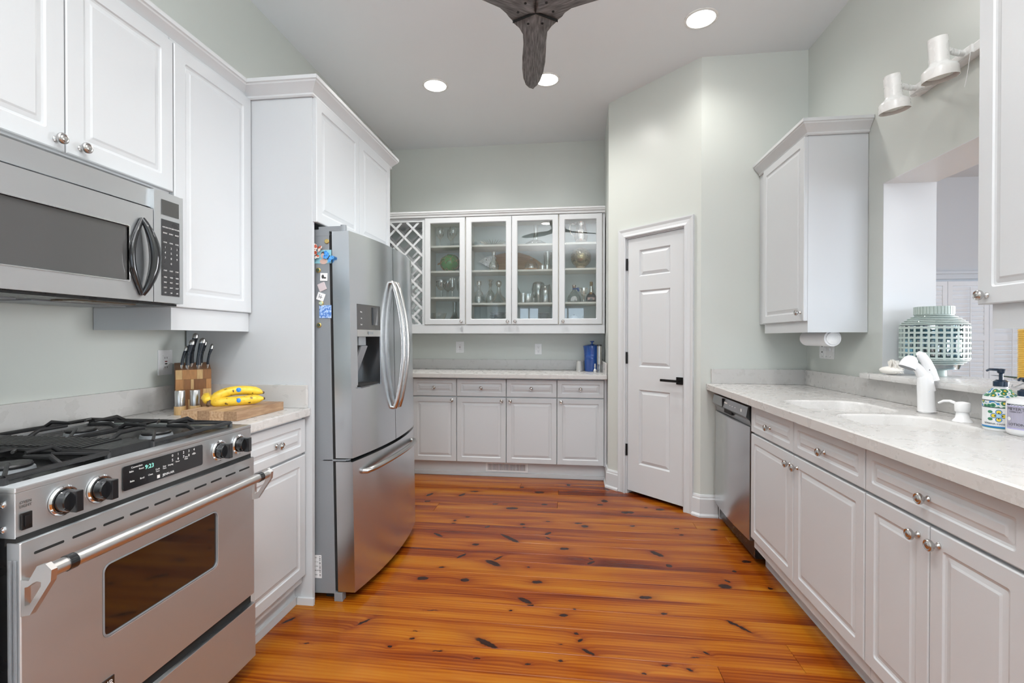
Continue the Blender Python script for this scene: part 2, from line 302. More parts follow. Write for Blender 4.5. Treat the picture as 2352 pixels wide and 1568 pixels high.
def thing(name, label, cat, loc=(0,0,0), rz=0, group=None, rx=0):
    o = bpy.data.objects.new(name, None); C.objects.link(o); o.location = loc; o.rotation_euler = (rx, 0, rz); o.empty_display_size = .05
    return tag(o, label, cat, group)
def struct(name, mb, m, parent=None, smooth=False, loc=None, rz=0):
    o = obj(name, mb, m, parent, smooth, loc, (0, 0, rz) if rz else None)
    if not parent: o['kind'] = 'structure'
    return o
def dup(root, loc=None, rz=None, label=None, group=None):
    r = root.copy(); C.objects.link(r)
    if loc is not None: r.location = loc
    if rz is not None: r.rotation_euler = (r.rotation_euler[0], r.rotation_euler[1], rz)
    if label: r['label'] = label
    if group: r['group'] = group
    for ch in list(root.children):
        c = ch.copy(); C.objects.link(c); c.parent = r
        for g in list(ch.children):
            d = g.copy(); C.objects.link(d); d.parent = c
    return r
def text(body, size, m, parent, loc, rot, name='lettering', ext=.0002, align='CENTER', sx=1):
    cu = bpy.data.curves.new('t', 'FONT'); cu.body = body; cu.size = size; cu.extrude = ext; cu.align_x = align; cu.align_y = 'CENTER'; cu.resolution_u = 2
    t = bpy.data.objects.new('t', cu); C.objects.link(t); bpy.context.view_layer.update()
    me = bpy.data.meshes.new_from_object(t.evaluated_get(bpy.context.evaluated_depsgraph_get())); bpy.data.objects.remove(t); bpy.data.curves.remove(cu)
    if sx != 1:
        for v in me.vertices: v.co.x *= sx
    me.materials.clear(); return obj(name, me, m, parent, loc=loc, rot=rot)
FRONT = (R(90), 0, 0)          # text that reads on a face looking along local -y
def rrect(x0, x1, z0, z1, r, n=4):
    if r <= 1e-5: return [(x0, z0), (x1, z0), (x1, z1), (x0, z1)]
    P = []
    for cx, cz, a0 in ((x1-r, z0+r, -90), (x1-r, z1-r, 0), (x0+r, z1-r, 90), (x0+r, z0+r, 180)):
        for k in range(n+1):
            a = R(a0+90*k/n); P.append((cx+r*math.cos(a), cz+r*math.sin(a)))
    return P
def ringpanel(x0, x1, z0, z1, prof, back=.02, yf=0):
    # prof: list of (inset, depth y, corner radius); face looks along -y, starts at the outer edge
    mb = MB(); rg = [[(x, yf+back, z) for x, z in rrect(x0, x1, z0, z1, .001)]]
    for ins, y, r in prof: rg.append([(x, yf+y, z) for x, z in rrect(x0+ins, x1-ins, z0+ins, z1-ins, max(r, .001))])
    return mb.rings(rg)
def raised(x0, x1, z0, z1, b=.055):
    # thermofoil raised panel front
    return ringpanel(x0, x1, z0, z1, [(0, .003, .001), (.003, 0, .002), (b, 0, .008), (b+.004, .004, .008), (b+.010, .0055, .007), (b+.022, .003, .004), (b+.028, .0005, .003)])
def framepanel(x0, x1, z0, z1, fx, t=.02):
    # door frame with an opening (for glass)
    mb = MB(); o = rrect(x0, x1, z0, z1, .001); i = rrect(x0+fx, x1-fx, z0+fx, z1-fx, .006)
    rg = [[(x, t, z) for x, z in o], [(x, .003, z) for x, z in o], [(x+( .003 if x < (x0+x1)/2 else -.003), 0, z+(.003 if z < (z0+z1)/2 else -.003)) for x, z in o],
          [(x, 0, z) for x, z in rrect(x0+fx-.006, x1-fx+.006, z0+fx-.006, z1-fx+.006, .008)], [(x, .006, z) for x, z in i], [(x, t, z) for x, z in i]]
    return mb.rings(rg, closed=True)
KPROF = [(.0085,0),(.0085,.002),(.006,.005),(.0045,.010),(.0055,.014),(.011,.0165),(.0145,.020),(.0155,.024),(.0150,.028),(.0125,.0305),(.0105,.0300),(.0095,.0290),(.0085,.0302),(.004,.0315),(.001,.0317)]
KMESH = MB().lathe([(r*1.02, z) for r, z in KPROF], Matrix.Rotation(R(90), 4, 'X'), 20).mesh('knob', 35)
def knob(parent, x, z, y=0): return obj('knob', KMESH, NICKEL, parent, loc=(x, y, z))
def sweep(prof, path, closed=False):
    # prof: (out, z) ; outward is to the right of travel; mitred corners
    pts = [Vector(p) for p in path]; rg = []
    for i, p in enumerate(pts):
        d0 = (pts[i]-pts[i-1]).normalized() if i else None; d1 = (pts[i+1]-pts[i]).normalized() if i < len(pts)-1 else None
        d0 = d0 or d1; d1 = d1 or d0
        n0 = Vector((d0.y, -d0.x)); n1 = Vector((d1.y, -d1.x)); m = (n0+n1); m = m/ (m.dot(n0))
        rg.append([(p.x+m.x*o, p.y+m.y*o, z) for o, z in prof])
    return MB().rings(rg)
# ------------------------------------------------------------------ room shell
XL, XR, YB, YF = -1.81, 1.57, 4.72, -3.2
A = Vector((.31, 3.988)); B = Vector((.888, 3.41)); LAW = (B-A).length
fl = struct('floor', MB().box(-1.95, 1.8, YF-.1, 4.85, -.06, -.021), DARKGAP)
seams = [4.72, 4.56, 4.42, 4.28, 4.14, 4.0, 3.866, 3.75, 3.59, 3.45, 3.29, 3.185, 3.08, 2.96, 2.84, 2.70, 2.595, 2.44, 2.29, 2.165, 2.02, 1.855, 1.722, 1.585, 1.45]
while seams[-1] > YF: seams.append(seams[-1]-.142)
fixed = {4.0: [-.405], 3.866: [-.09], 3.59: [-.09], 3.45: [-.96], 3.29: [.81], 3.08: [.95], 2.02: [.857], 1.855: [.547]}
shade = {(4.0,1): -.07, (3.866,1): -.11, (3.59,0): -.06, (3.45,0): -.03, (2.70,0): -.12, (2.96,0): -.02, (3.185,0): .01, (2.29,0): -.03, (2.165,0): .045, (2.02,0): .03, (1.722,0): -.02, (2.02,1): .0, (2.44,0): .03, (2.595,0): .03, (2.84,0): .02, (3.75,0): -.02}
rnd = random.Random(5)
for i in range(len(seams)-1):
    y1, y0 = seams[i], seams[i+1]
    cuts = fixed.get(y1, None)
    if cuts is None: cuts = [] if 1.4 < y1 < 4.3 else [rnd.uniform(-1.3, 1.2)]
    xs = [-1.93]+cuts+[1.75]
    for k in range(len(xs)-1):
        g = .0006; z = -rnd.uniform(0, .0007)
        mb = MB(); a, b_, c, d = xs[k]+g, xs[k+1]-g, y0+g, y1-g
        mb.rings([[(a,c,-.02),(b_,c,-.02),(b_,d,-.02),(a,d,-.02)], [(a,c,z-.0012),(b_,c,z-.0012),(b_,d,z-.0012),(a,d,z-.0012)], [(a+.001,c+.001,z),(b_-.001,c+.001,z),(b_-.001,d-.001,z),(a+.001,d-.001,z)]])
        o = obj('plank', mb, pine_for(xs[k], xs[k+1], y0, y1), fl)
        s = .5+shade.get((y1, k), rnd.uniform(-.05, .055)); o.color = (s, s, s, 1)
struct('ceiling', MB().box(-1.95, 7.1, YF-.1, 6.4, CEIL, CEIL+.1), CEILM)
struct('wall_back', MB().box(-1.95, 1.7, YB, YB+.1, 0, CEIL), WALL)
struct('wall_left', MB().box(XL-.1, XL, YF-.1, YB, 0, CEIL), WALL)
struct('wall_side', MB().prism([(A.x, A.y), (.325, YB), (.42, YB), (.42, A.y+.04)], 0, CEIL), WALL)
U0, U1 = .183, .697
aw = MB()
for a, b_, z0, z1 in ((0, U0, 0, CEIL), (U1, LAW, 0, CEIL), (U0, U1, 2.018, CEIL)): aw.box(a, b_, 0, .09, z0, z1)
struct('wall_angled', aw, WALL, loc=(A.x, A.y, 0), rz=R(-45))
struct('wall_return', MB().prism([(B.x, B.y), (XR, B.y), (XR, B.y+.1), (B.x+.06, B.y+.1)], 0, CEIL), WALL)
OY0, OY1, OZ0, OZ1 = .95, 2.632, 1.0, 2.006
wr = MB()
for y0, y1, z0, z1 in ((OY1, 3.51, 0, CEIL), (YF, OY0, 0, CEIL), (OY0, OY1, 0, OZ0), (OY0, OY1, OZ1, CEIL)): wr.box(XR, 1.81, y0, y1, z0, z1)
struct('wall_right', wr, WALL)
lin = MB()
lin.box(XR-.001, 1.812, OY1-.004, OY1, OZ0, OZ1).box(XR-.001, 1.812, OY0, OY0+.004, OZ0, OZ1).box(XR-.001, 1.812, OY0, OY1, OZ1-.004, OZ1)
struct('trim_1', lin, TRIM)
# wall behind the camera with three tall glazed openings
WX = [(-1.3, -.75), (-.5, .38), (.62, 1.4)]
wf = MB(); xs = [-1.95]+[v for p in WX for v in p]+[1.81]
for k in range(0, len(xs), 2): wf.box(xs[k], xs[k+1], YF-.1, YF, 0, CEIL)
for a, b_ in WX: wf.box(a, b_, YF-.1, YF, 2.02, CEIL).box(a, b_, YF-.1, YF, 0, .18)
struct('wall_behind', wf, WALL)
for n, (a, b_) in enumerate(WX):
    f = MB(); m_ = (a+b_)/2
    for x0, x1, z0, z1 in ((a, a+.05, .18, 2.02), (b_-.05, b_, .18, 2.02), (a, b_, 1.97, 2.02), (a, b_, .18, .23), (m_-.02, m_+.02, .18, 2.02)): f.box(x0, x1, YF-.06, YF-.01, z0, z1)
    wv = struct('window_%d' % (n+1), f, TRIM)
    obj('pane', MB().box(a+.04, b_-.04, YF-.04, YF-.034, .22, 1.98), GLASS, wv)
# adjoining room
struct('floor_adjoining', MB().box(1.81, 7.1, YF-.1, 6.4, -.06, 0), PINE)
SW = [(3.55, 4.62), (4.70, 5.6), (5.75, 6.7)]
YA = 6.3
wa = MB()
wa.box(1.5, 3.5, YA, YA+.1, 0, CEIL).box(6.7, 7.1, YA, YA+.1, 0, CEIL).box(3.5, 6.7, YA, YA+.1, 1.95, CEIL).box(3.5, 6.7, YA, YA+.1, 0, .55)
struct('wall_far', wa, GWALL)
struct('wall_east', MB().box(7.0, 7.1, YF, -.5, 0, CEIL).box(7.0, 7.1, 4.1, YA, 0, CEIL).box(7.0, 7.1, -.5, 4.1, 0, .4).box(7.0, 7.1, -.5, 4.1, 2.75, CEIL), GWALL)
struct('window_4', MB().box(7.02, 7.07, -.5, 4.1, .4, .46).box(7.02, 7.07, -.5, 4.1, 2.69, 2.75).box(7.02, 7.07, -.5, -.44, .46, 2.69).box(7.02, 7.07, 4.04, 4.1, .46, 2.69).box(7.02, 7.07, 1.02, 1.08, .46, 2.69).box(7.02, 7.07, 2.52, 2.58, .46, 2.69), TRIM)  # unseen window, added so light reaches the left side through the pass-through
struct('wall_dining', MB().box(1.57, 1.81, 3.51, YA, 0, CEIL), GWALL)
w4 = MB().box(1.81, 7.0, YF-.1, YF, 2.7, CEIL).box(1.81, 2.4, YF-.1, YF, 0, 2.7).box(6.4, 7.0, YF-.1, YF, 0, 2.7)
struct('wall_entry', w4, GWALL)
struct('trim_2', MB().box(3.0, 6.95, YA-.03, YA, 1.93, 1.99).box(3.0, 6.95, YA-.045, YA, 1.99, 2.02), TRIM)
sh0 = MB().box(3.45, 6.75, YA+.0, YA+.03, .5, .58).box(3.45, 6.75, YA, YA+.03, 1.88, 1.95)
wd = struct('window_5', sh0, TRIM)
obj('pane', MB().box(3.5, 6.7, YA+.07, YA+.075, .5, 1.95), GLASS, wd)
k = 0
x = 3.56
SLAT = MB().prism([(-.032, 0), (0, .006), (.032, 0), (0, -.006)], 0, .34, Matrix.Rotation(R(90), 4, 'Y')).mesh('louver')
while x < 6.6:
    t = thing('shutter_panel', 'white shutter panel %s' % ('at the left end of the far window, above the lantern' if k == 0 else 'second from the left in the far window' if k == 1 else 'third from the left, behind the candle' if k == 2 else ['', '', '', 'fourth', 'fifth', 'sixth', 'seventh', 'eighth'][k]+' from the left in the far window, out of sight'), 'shutter', (x, YA-.02, .56), group='shutters of the adjoining room')
    f = MB()
    for a, b_, z0, z1 in ((0, .05, 0, 1.34), (.39, .44, 0, 1.34), (.05, .39, 1.29, 1.34), (.05, .39, 0, .06), (.05, .39, .64, .70)): f.box(a, b_, -.015, .015, z0, z1)
    obj('frame', f, SHUT, t)
    z = .09
    while z < 1.30:
        obj('louver', SLAT, SHUT, t, loc=(.05, 0, z), rot=(R(14), 0, 0))
        z += .05
    obj('tilt_rod', MB().box(.215, .225, -.05, -.04, .08, 1.27), SHUT, t)
    x += .445; k += 1
# baseboards
BP = [(0, 0), (.026, 0), (.026, .012), (.018, .022), (.016, .024), (.016, .122), (.011, .130), (.011, .138), (.006, .150), (0, .152)]
dv = (B-A).normalized()
struct('baseboard_side', sweep(BP, [(.313, 4.19), (A.x, A.y), tuple(A+dv*.115)]), TRIM)
struct('baseboard_return', sweep(BP, [tuple(A+dv*.765), (B.x, B.y), (1.0, B.y)]), TRIM)
# pantry door and casing (local frame of the angled wall)
cz = MB()
CP = [(0, 0), (.016, 0), (.020, .008), (.014, .022), (.012, .045), (.017, .062), (.017, .070), (0, .070)]   # (proud, across from inner edge)
def casing(mb, u0, u1, zt):
    path = [(u0, 0), (u0, zt), (u1, zt), (u1, 0)]; rg = []
    for i, (u, z) in enumerate(path):
        r_ = []
        for pr, ac in CP:
            du = -ac if i < 2 else ac; dz = ac if i in (1, 2) else 0
            r_.append((u+du, -pr, z+dz))
        rg.append(r_)
    return mb.rings(rg)
casing(cz, U0, U1, 2.008)
cz.box(U0-.001, U0+.009, -.0, .09, 0, 2.008).box(U1-.009, U1+.001, 0, .09, 0, 2.008).box(U0, U1, 0, .09, 1.999, 2.018)
tr3 = struct('trim_3', cz, TRIM, loc=(A.x, A.y, 0), rz=R(-45))
D0, D1, DT, DB = U0+.011, U1-.011, 1.997, .028
PU0, PU1 = .300, .574
PZ = [(.248, .826), (1.003, 1.589), (1.697, 1.899)]
dm = MB(); yb = .045
def addbox(*a): dm.box(*a)
addbox(D0, PU0, 0.006, yb, DB, DT); addbox(PU1, D1, .006, yb, DB, DT)
zz = [DB]+[v for p in PZ for v in p]+[DT]
for q in range(0, len(zz), 2): addbox(PU0, PU1, .006, yb, zz[q], zz[q+1])
dr = thing('door_1', 'white three panel pantry door with black lever and hinges', 'door', (A.x, A.y, 0), R(-45)); dr['kind'] = 'structure'; del dr['category']; del dr['label']
obj('slab', dm, TRIM, dr)
for z0, z1 in PZ:
    obj('panel', ringpanel(PU0, PU1, z0, z1, [(0, 0, 0), (.001, .001, 0), (.010, .012, 0), (.012, .012, 0), (.034, .002, 0), (.036, .002, 0)], back=.02, yf=.006), TRIM, dr)
HB = mat('matte black hardware', (.012, .012, .012), .35, .5)
for z in (.345, 1.068, 1.80): obj('hinge', MB().box(D0-.012, D0+.001, -.006, .006, z-.046, z+.046, .001).lathe([(.005, z-.046), (.005, z+.046)], Matrix.Translation((D0-.006, -.004, 0)), 10), HB, dr)
lv = obj('lever_handle', MB().box(.630, .680, -.004, .006, .892, .944, .002).box(.648, .662, -.045, -.002, .912, .924).box(.530, .664, -.055, -.044, .909, .927, .002), HB, dr)
obj('latch_plate', MB().box(D1, D1+.003, .003, .03, .90, .95), HB, dr)

# ------------------------------------------------------------------ cabinets
def carcass(parent, w, d, z0, z1, m=CAB): return obj('body', MB().box(0.001, w-.001, 0, d, z0, z1), m, parent)
def front(parent, kind, x0, x1, z0, z1, kn=None, b=.045):
    f = obj(kind, raised(x0, x1, z0, z1, b), CAB, parent, loc=(0, -.02, 0))
    if kn: knob(f, kn[0], kn[1])
    return f
# left base cabinet between range and side panel
t = thing('base_cabinet', 'white base cabinet with one drawer between range and fridge panel', 'cabinet', (-1.22, 1.622, 0), R(90))
carcass(t, .436, .57, .10, .864); obj('toe_kick', MB().box(0, .436, .035, .06, 0, .10).box(0, .436, .022, .036, 0, .035), CAB, t)
front(t, 'drawer', .004, .432, .70, .852, (.215, .776), .035); front(t, 'door', .004, .432, .138, .69, None)
t = thing('base_cabinet', 'white base cabinet on the camera side of the range, at the left picture edge', 'cabinet', (-1.22, .25, 0), R(90))
carcass(t, .60, .57, .10, .864); obj('toe_kick', MB().box(0, .6, .035, .06, 0, .10), CAB, t)
front(t, 'drawer', .004, .596, .70, .852, (.3, .776), .035); front(t, 'door', .004, .596, .138, .69, (.56, .64))
# tall panel and fridge surround
t = thing('fridge_surround', 'white tall cabinet surround with two doors above the fridge', 'cabinet', (-1.17, 2.06, 0), R(90))
obj('side_panel', MB().box(0, .02, 0, .63, 0, 2.36), CAB, t); obj('side_panel', MB().box(.915, .935, 0, .63, 0, 2.36), CAB, t)
obj('body', MB().box(.02, .915, .012, .63, 1.80, 2.36), CAB, t)
front(t, 'door', .006, .452, 1.752, 2.318, None, .045); front(t, 'door', .457, .905, 1.752, 2.318, None, .045)
obj('shoe', MB().box(-.012, .0, -.01, .07, 0, .032), TRIM, t)
# left wall cabinets
t = thing('wall_cabinet', 'white single door wall cabinet between microwave and fridge panel', 'cabinet', (-1.485, 1.622, 0), R(90))
carcass(t, .436, .32, 1.335, 2.34); front(t, 'door', .002, .434, 1.336, 2.32, None, .05)
obj('light_rail', MB().box(0, .436, -.004, .014, 1.25, 1.334).box(0, .016, .014, .322, 1.25, 1.334), CAB, t)
t = thing('wall_cabinet', 'white two door wall cabinet above the microwave', 'cabinet', (-1.485, .852, 0), R(90))
carcass(t, .768, .32, 1.757, 2.34); front(t, 'door', .002, .382, 1.762, 2.32, (.355, 1.79), .05); front(t, 'door', .386, .766, 1.762, 2.32, (.425, 1.79), .05)
t = thing('wall_cabinet', 'white wall cabinet left of the microwave, outside the picture edge', 'cabinet', (-1.485, .40, 0), R(90))
carcass(t, .45, .32, 1.335, 2.34); front(t, 'door', .002, .448, 1.336, 2.32, None, .05)
CRP = [(0, 0), (.006, 0), (.010, .006), (.010, .014), (.016, .022), (.022, .030), (.034, .044), (.040, .050), (.042, .056), (.047, .060), (.047, .076), (0, .076)]
def crown(z, path): return sweep([(o, z+h) for o, h in CRP], path)
tag(obj('crown_molding', crown(2.318, [(-1.502, .35), (-1.502, 2.058), (-1.168, 2.058), (-1.168, 3.0), (-1.5, 3.0)]), TRIM, smooth=25), 'white crown molding stepping around the left cabinets and fridge surround', 'molding')

# right run
def right_cab(label, y1, w, fr, group=None):
    t = thing('base_cabinet', label, 'cabinet', (.985, y1, 0), R(-90))
    carcass(t, w, .58, .10, .712); obj('front_rail', MB().box(0, w, 0, .03, .712, .870), CAB, t); obj('toe_kick', MB().box(0, w, .075, .10, 0, .12).box(0, w, .058, .076, 0, .045), CAB, t)
    for f in fr: front(t, *f)
    return t
right_cab('white base cabinet beside the dishwasher with two drawers over two doors', 2.706, 1.004,
  [('drawer', .004, .492, .722, .862, (.25, .786), .032), ('drawer', .498, 1.0, .722, .862, (.75, .786), .032),
   ('door', .004, .492, .155, .712, (.466, .668), .045), ('door', .498, 1.0, .155, .712, (.534, .668), .045)])
right_cab('white base cabinet at the right picture edge with one wide drawer over two doors', 1.702, .574,
  [('drawer', .002, .570, .722, .862, (.28, .786), .032), ('door', .002, .282, .155, .712, (.244, .675), .045), ('door', .286, .570, .155, .712, (.318, .675), .045)])
right_cab('white base cabinet on the camera side of the right run, outside the picture edge', 1.126, .60,
  [('drawer', .002, .596, .722, .862, (.3, .786), .032), ('door', .002, .596, .155, .712, (.05, .675), .045)])
t = thing('wall_cabinet', 'white single door wall cabinet in the corner above the paper towel', 'cabinet', (1.27, 3.408, 0), R(-90))
carcass(t, .656, .298, 1.314, 2.32); front(t, 'door', .10, .652, 1.316, 2.31, (.62, 1.362), .045)
obj('light_rail', MB().box(.085, .656, 0, .016, 1.254, 1.314).box(.640, .656, .016, .298, 1.254, 1.314), CAB, t)
obj('stile', MB().box(0, .098, -.002, .0, 1.314, 2.32), CAB, t)
tag(obj('crown_molding', crown(2.31, [(1.268, 3.405), (1.268, 2.75), (1.568, 2.75)]), TRIM, smooth=25), 'white crown molding on the corner wall cabinet', 'molding')
t = thing('wall_cabinet', 'white wall cabinet at the right picture edge beside the track light', 'cabinet', (1.27, 1.645, 0), R(-90))
carcass(t, .66, .298, 1.325, 2.34); front(t, 'door', .0, .40, 1.325, 2.32, (.035, 1.352), .05); front(t, 'door', .404, .655, 1.325, 2.32, None, .05)
obj('light_rail', MB().box(.03, .66, 0, .016, 1.25, 1.325).box(.03, .046, .016, .298, 1.25, 1.325), CAB, t)
tag(obj('crown_molding', crown(2.318, [(1.568, 1.648), (1.25, 1.648), (1.25, .98)]), TRIM), 'white crown molding on the near right wall cabinet', 'molding')

# back run
BX = [-1.39, -.992, -.551, -.112, .288]
BL = ['white back base cabinet beside the fridge', 'white back base cabinet second from the fridge', 'white back base cabinet third from the fridge', 'white back base cabinet beside the pantry wall']
for k in range(4):
    w_ = BX[k+1]-BX[k]; t = thing('base_cabinet', BL[k]+', one drawer over one door', 'cabinet', (BX[k], 4.14, 0), 0, 'base cabinets along the back wall')
    carcass(t, w_, .57, .13, .872)
    if k == 0: obj('filler_panel', MB().box(-.418, -.002, 0, .02, .13, .872), CAB, t)
    front(t, 'drawer', .003, w_-.003, .712, .862, (w_/2, .787), .035)
    front(t, 'door', .003, w_-.003, .136, .703, ((w_-.038) if k < 2 else .038, .676), .042)
obj('filler_strip', MB().box(w_+.001, w_+.021, -.015, .02, .13, .872), CAB, t)
struct('trim_4', MB().box(-1.808, .309, 4.192, 4.22, 0, .13).box(-1.808, .309, 4.178, 4.192, 0, .032), TRIM)
t = thing('floor_register', 'white slotted air register in the plinth of the back cabinets', 'vent', (-.742, 4.192, .040))
f = MB().box(0, .375, -.008, 0, 0, .012).box(0, .375, -.008, 0, .070, .083).box(0, .017, -.008, 0, .012, .07).box(.358, .375, -.008, 0, .012, .07)
obj('frame', f, WPLAST, t); obj('opening', MB().box(.01, .365, -.001, -.0002, .008, .075), DARKGAP, t)
FN = MB().box(-.0035, .0035, -.007, -.001, .010, .072).mesh('fin')
for k in range(27): obj('fin', FN, WPLAST, t, loc=(.017+.341*(k+.5)/27 , 0, 0))
# back counter
t = thing('countertop', 'speckled white countertop along the back wall with upstand', 'countertop', (0, 0, 0))
obj('slab', MB().box(-1.808, .308, 4.062, 4.718, .876, .914, .005), QUARTZ, t)
obj('backsplash', MB().box(-1.808, .308, 4.70, 4.718, .9145, 1.010, .002), QUARTZ, t)
obj('side_splash', MB().box(.290, .308, 4.085, 4.699, .9145, 1.010, .002), QUARTZ, t)
# left counters
t = thing('countertop', 'speckled white countertop between range and fridge panel', 'countertop', (0, 0, 0))
obj('slab', MB().box(-1.808, -1.178, 1.622, 2.058, .866, .902, .005), QUARTZ, t)
obj('backsplash', MB().box(-1.808, -1.79, .862, 2.04, .9025, 1.006, .002), QUARTZ, t)
obj('side_splash', MB().box(-1.808, -1.188, 2.040, 2.058, .9025, 1.006, .002), QUARTZ, t)
t = thing('countertop', 'speckled white countertop on the camera side of the range', 'countertop', (0, 0, 0))
obj('slab', MB().box(-1.808, -1.178, .24, .858, .866, .902, .005), QUARTZ, t)
obj('backsplash', MB().box(-1.808, -1.79, .24, .86, .9025, 1.006, .002), QUARTZ, t)
# right counter with moulded double sink
def loop(bm, pts): 
    v = [bm.verts.new(p) for p in pts]; return [bm.edges.new((v[i], v[(i+1) % len(v)])) for i in range(len(v))], v
t = thing('countertop', 'long speckled white countertop on the right with moulded double sink', 'countertop', (0, 0, 0))
mb = MB(); bm = mb.b; es = []
outer = rrect(.925, 1.568, .55, 3.408, .001)
CZ = .914
e, vo = loop(bm, [(x+.005 if x < 1 else x, y, CZ) for x, y in outer]); es += e
SINKS = [(1.03, 1.395, 2.155, 2.545, .10), (1.045, 1.40, 1.74, 2.105, .10)]
for x0, x1, y0, y1, r in SINKS:
    e, v = loop(bm, [(x, y, CZ) for x, y in rrect(x0, x1, y0, y1, r, 6)]); es += e
bmesh.ops.triangle_fill(bm, use_beauty=True, edges=es)
mb.box(.925, 1.568, .55, 3.408, .872, .8725)
mb.faces([(.925, .55, .909), (.925, 3.408, .909), (.930, 3.408, CZ), (.930, .55, CZ)], [(0,1,2,3)])
mb.faces([(.925, .55, .872), (.925, 3.408, .872), (.925, 3.408, .909), (.925, .55, .909)], [(0,1,2,3)])
mb.faces([(.925, .55, .872), (1.568, .55, .872), (1.568, .55, CZ), (.925, .55, CZ)], [(0,1,2,3)])
obj('slab', mb, QUARTZ, t)
for x0, x1, y0, y1, r in SINKS:
    rg = []
    for i, (ins, z) in enumerate([(0, CZ), (.004, CZ-.002), (.008, CZ-.010), (.014, CZ-.10), (.03, CZ-.165), (.06, CZ-.182), (.15, CZ-.188)]):
        rg.append([(x, y, z) for x, y in rrect(x0+ins, x1-ins, y0+ins, y1-ins, max(r-ins*.6, .02), 6)])
    s_ = obj('sink_basin', MB().rings(rg, caps=(False, True)), SINKM, t, smooth=50)
    obj('drain', MB().lathe([(.038, 0), (.038, .003), (.030, .004), (.028, .001)], Matrix.Translation(((x0+x1)/2, (y0+y1)/2, CZ-.1885))), CHROME, s_, smooth=30)
obj('backsplash', MB().box(1.55, 1.568, .55, 3.39, .9145, 1.013, .002), QUARTZ, t)
obj('side_splash', MB().box(.955, 1.568, 3.390, 3.408, .9145, 1.013, .002), QUARTZ, t)
tag(obj('sill_ledge', MB().box(1.497, 1.86, .965, 2.628, 1.016, 1.044, .012).box(1.497, 1.565, 2.60, 2.70, 1.016, 1.044, .012), SINKM, smooth=40), 'rounded cream stone ledge across the pass-through opening above the sink', 'ledge')

# upper glass cabinets on the back wall
UY = 4.39
def open_cab(name, label, x0, x1, shelves, doors, group):
    t = thing(name, label, 'cabinet', (x0, UY, 0), 0, group); w_ = x1-x0; d_ = YB-.002-UY
    m = MB().box(0, .016, 0, d_, 1.345, 2.352).box(w_-.016, w_, 0, d_, 1.345, 2.352).box(.016, w_-.016, 0, d_, 1.345, 1.363).box(.016, w_-.016, 0, d_, 2.334, 2.352)
    obj('body', m, SHELF, t); obj('back_panel', MB().box(.016, w_-.016, d_-.01, d_-.002, 1.363, 2.334), BACKP, t)
    for z in shelves: obj('shelf', MB().box(.017, w_-.017, .03, d_-.012, z-.009, z+.009, .001), SHELF, t)
    for a, b_, kx in doors:
        d = obj('door', framepanel(a-x0, b_-x0, 1.349, 2.346, .052), CAB, t, loc=(0, -.02, 0))
        obj('pane', MB().box(a-x0+.048, b_-x0-.048, .010, .014, 1.397, 2.298), GLASS, d); knob(d, kx-x0, 1.373)
    return t
open_cab('glass_cabinet', 'white glass door wall cabinet next to the wine rack, holding the green float', -1.362, -.970, (2.087, 1.849, 1.602), [(-1.358, -.974, -1.005)], 'glass door cabinets on the back wall')
open_cab('glass_cabinet', 'white double glass door wall cabinet holding decanters and the wooden fish board', -.968, -.106, (2.087, 1.850, 1.543), [(-.964, -.538, -.572), (-.534, -.110, -.502)], 'glass door cabinets on the back wall')
gc_ = open_cab('glass_cabinet', 'white glass door wall cabinet nearest the pantry, holding the silver pitcher', -.104, .288, (2.091, 1.855, 1.546), [(-.100, .284, -.066)], 'glass door cabinets on the back wall')
obj('filler_strip', MB().box(.393, .413, -.005, .02, 1.345, 2.352), CAB, gc_)
tag(obj('light_rail', MB().box(-1.808, .309, 4.378, 4.394, 1.266, 1.344).box(-1.808, .309, 4.394, 4.71, 1.266, 1.274), CAB), 'white light rail under the glass door cabinets', 'molding')
CR2 = [(0, 0), (.006, 0), (.010, .006), (.012, .016), (.022, .026), (.024, .034), (.030, .040), (.030, .054), (0, .054)]
tag(obj('crown_molding', sweep([(o, 2.350+h) for o, h in CR2], [(-1.808, 4.374), (.308, 4.374)]).box(-1.808, .308, 4.374, 4.71, 2.354, 2.360), TRIM), 'white crown molding along the top of the glass door cabinets', 'molding')
# wine rack
t = thing('wine_rack', 'white diagonal lattice wine rack half hidden by the fridge', 'wine rack', (0, 0, 0))
RX0, RX1, RZ0, RZ1 = -1.806, -1.386, 1.35, 2.318
obj('frame', MB().box(RX0-.001, RX0+.006, 4.39, 4.71, 1.345, 2.352).box(RX1, -1.363, 4.385, 4.71, 1.345, 2.352).box(RX0, RX1, 4.39, 4.71, 2.318, 2.352).box(RX0, RX1, 4.39, 4.71, 1.345, 1.352), CAB, t)
obj('back_panel', MB().box(RX0, RX1, 4.70, 4.71, 1.352, 2.318), BACKP, t)
obj('inner_wall', MB().box(RX1-.004, RX1-.001, 4.41, 4.70, 1.352, 2.318), SHELF, t)
def clip(c, sgn):
    P = []
    for x in (RX0, RX1):
        z = c - sgn*x
        if RZ0 <= z <= RZ1: P.append((x, z))
    for z in (RZ0, RZ1):
        x = (c-z)/sgn
        if RX0 <= x <= RX1: P.append((x, z))
    P = sorted(set((round(a, 5), round(b_, 5)) for a, b_ in P))
    return (P[0], P[-1]) if len(P) >= 2 and abs(P[0][0]-P[-1][0]) > .03 else None
for sgn in (1, -1):
    c0 = 2.177 + sgn*(-1.567)
    for k in range(-14, 15):
        r_ = clip(c0+k*.167, sgn)
        if not r_: continue
        (xa, za), (xb, zb) = r_; L_ = math.hypot(xb-xa, zb-za); an = math.atan2(zb-za, xb-xa)
        for yy in (4.393+(.008 if sgn < 0 else 0), 4.60+(.008 if sgn < 0 else 0)):
            obj('slat', MB().box(0, L_, 0, .0078, -.010, .010), CAB, t, loc=(xa, yy, za), rot=(0, -an, 0))
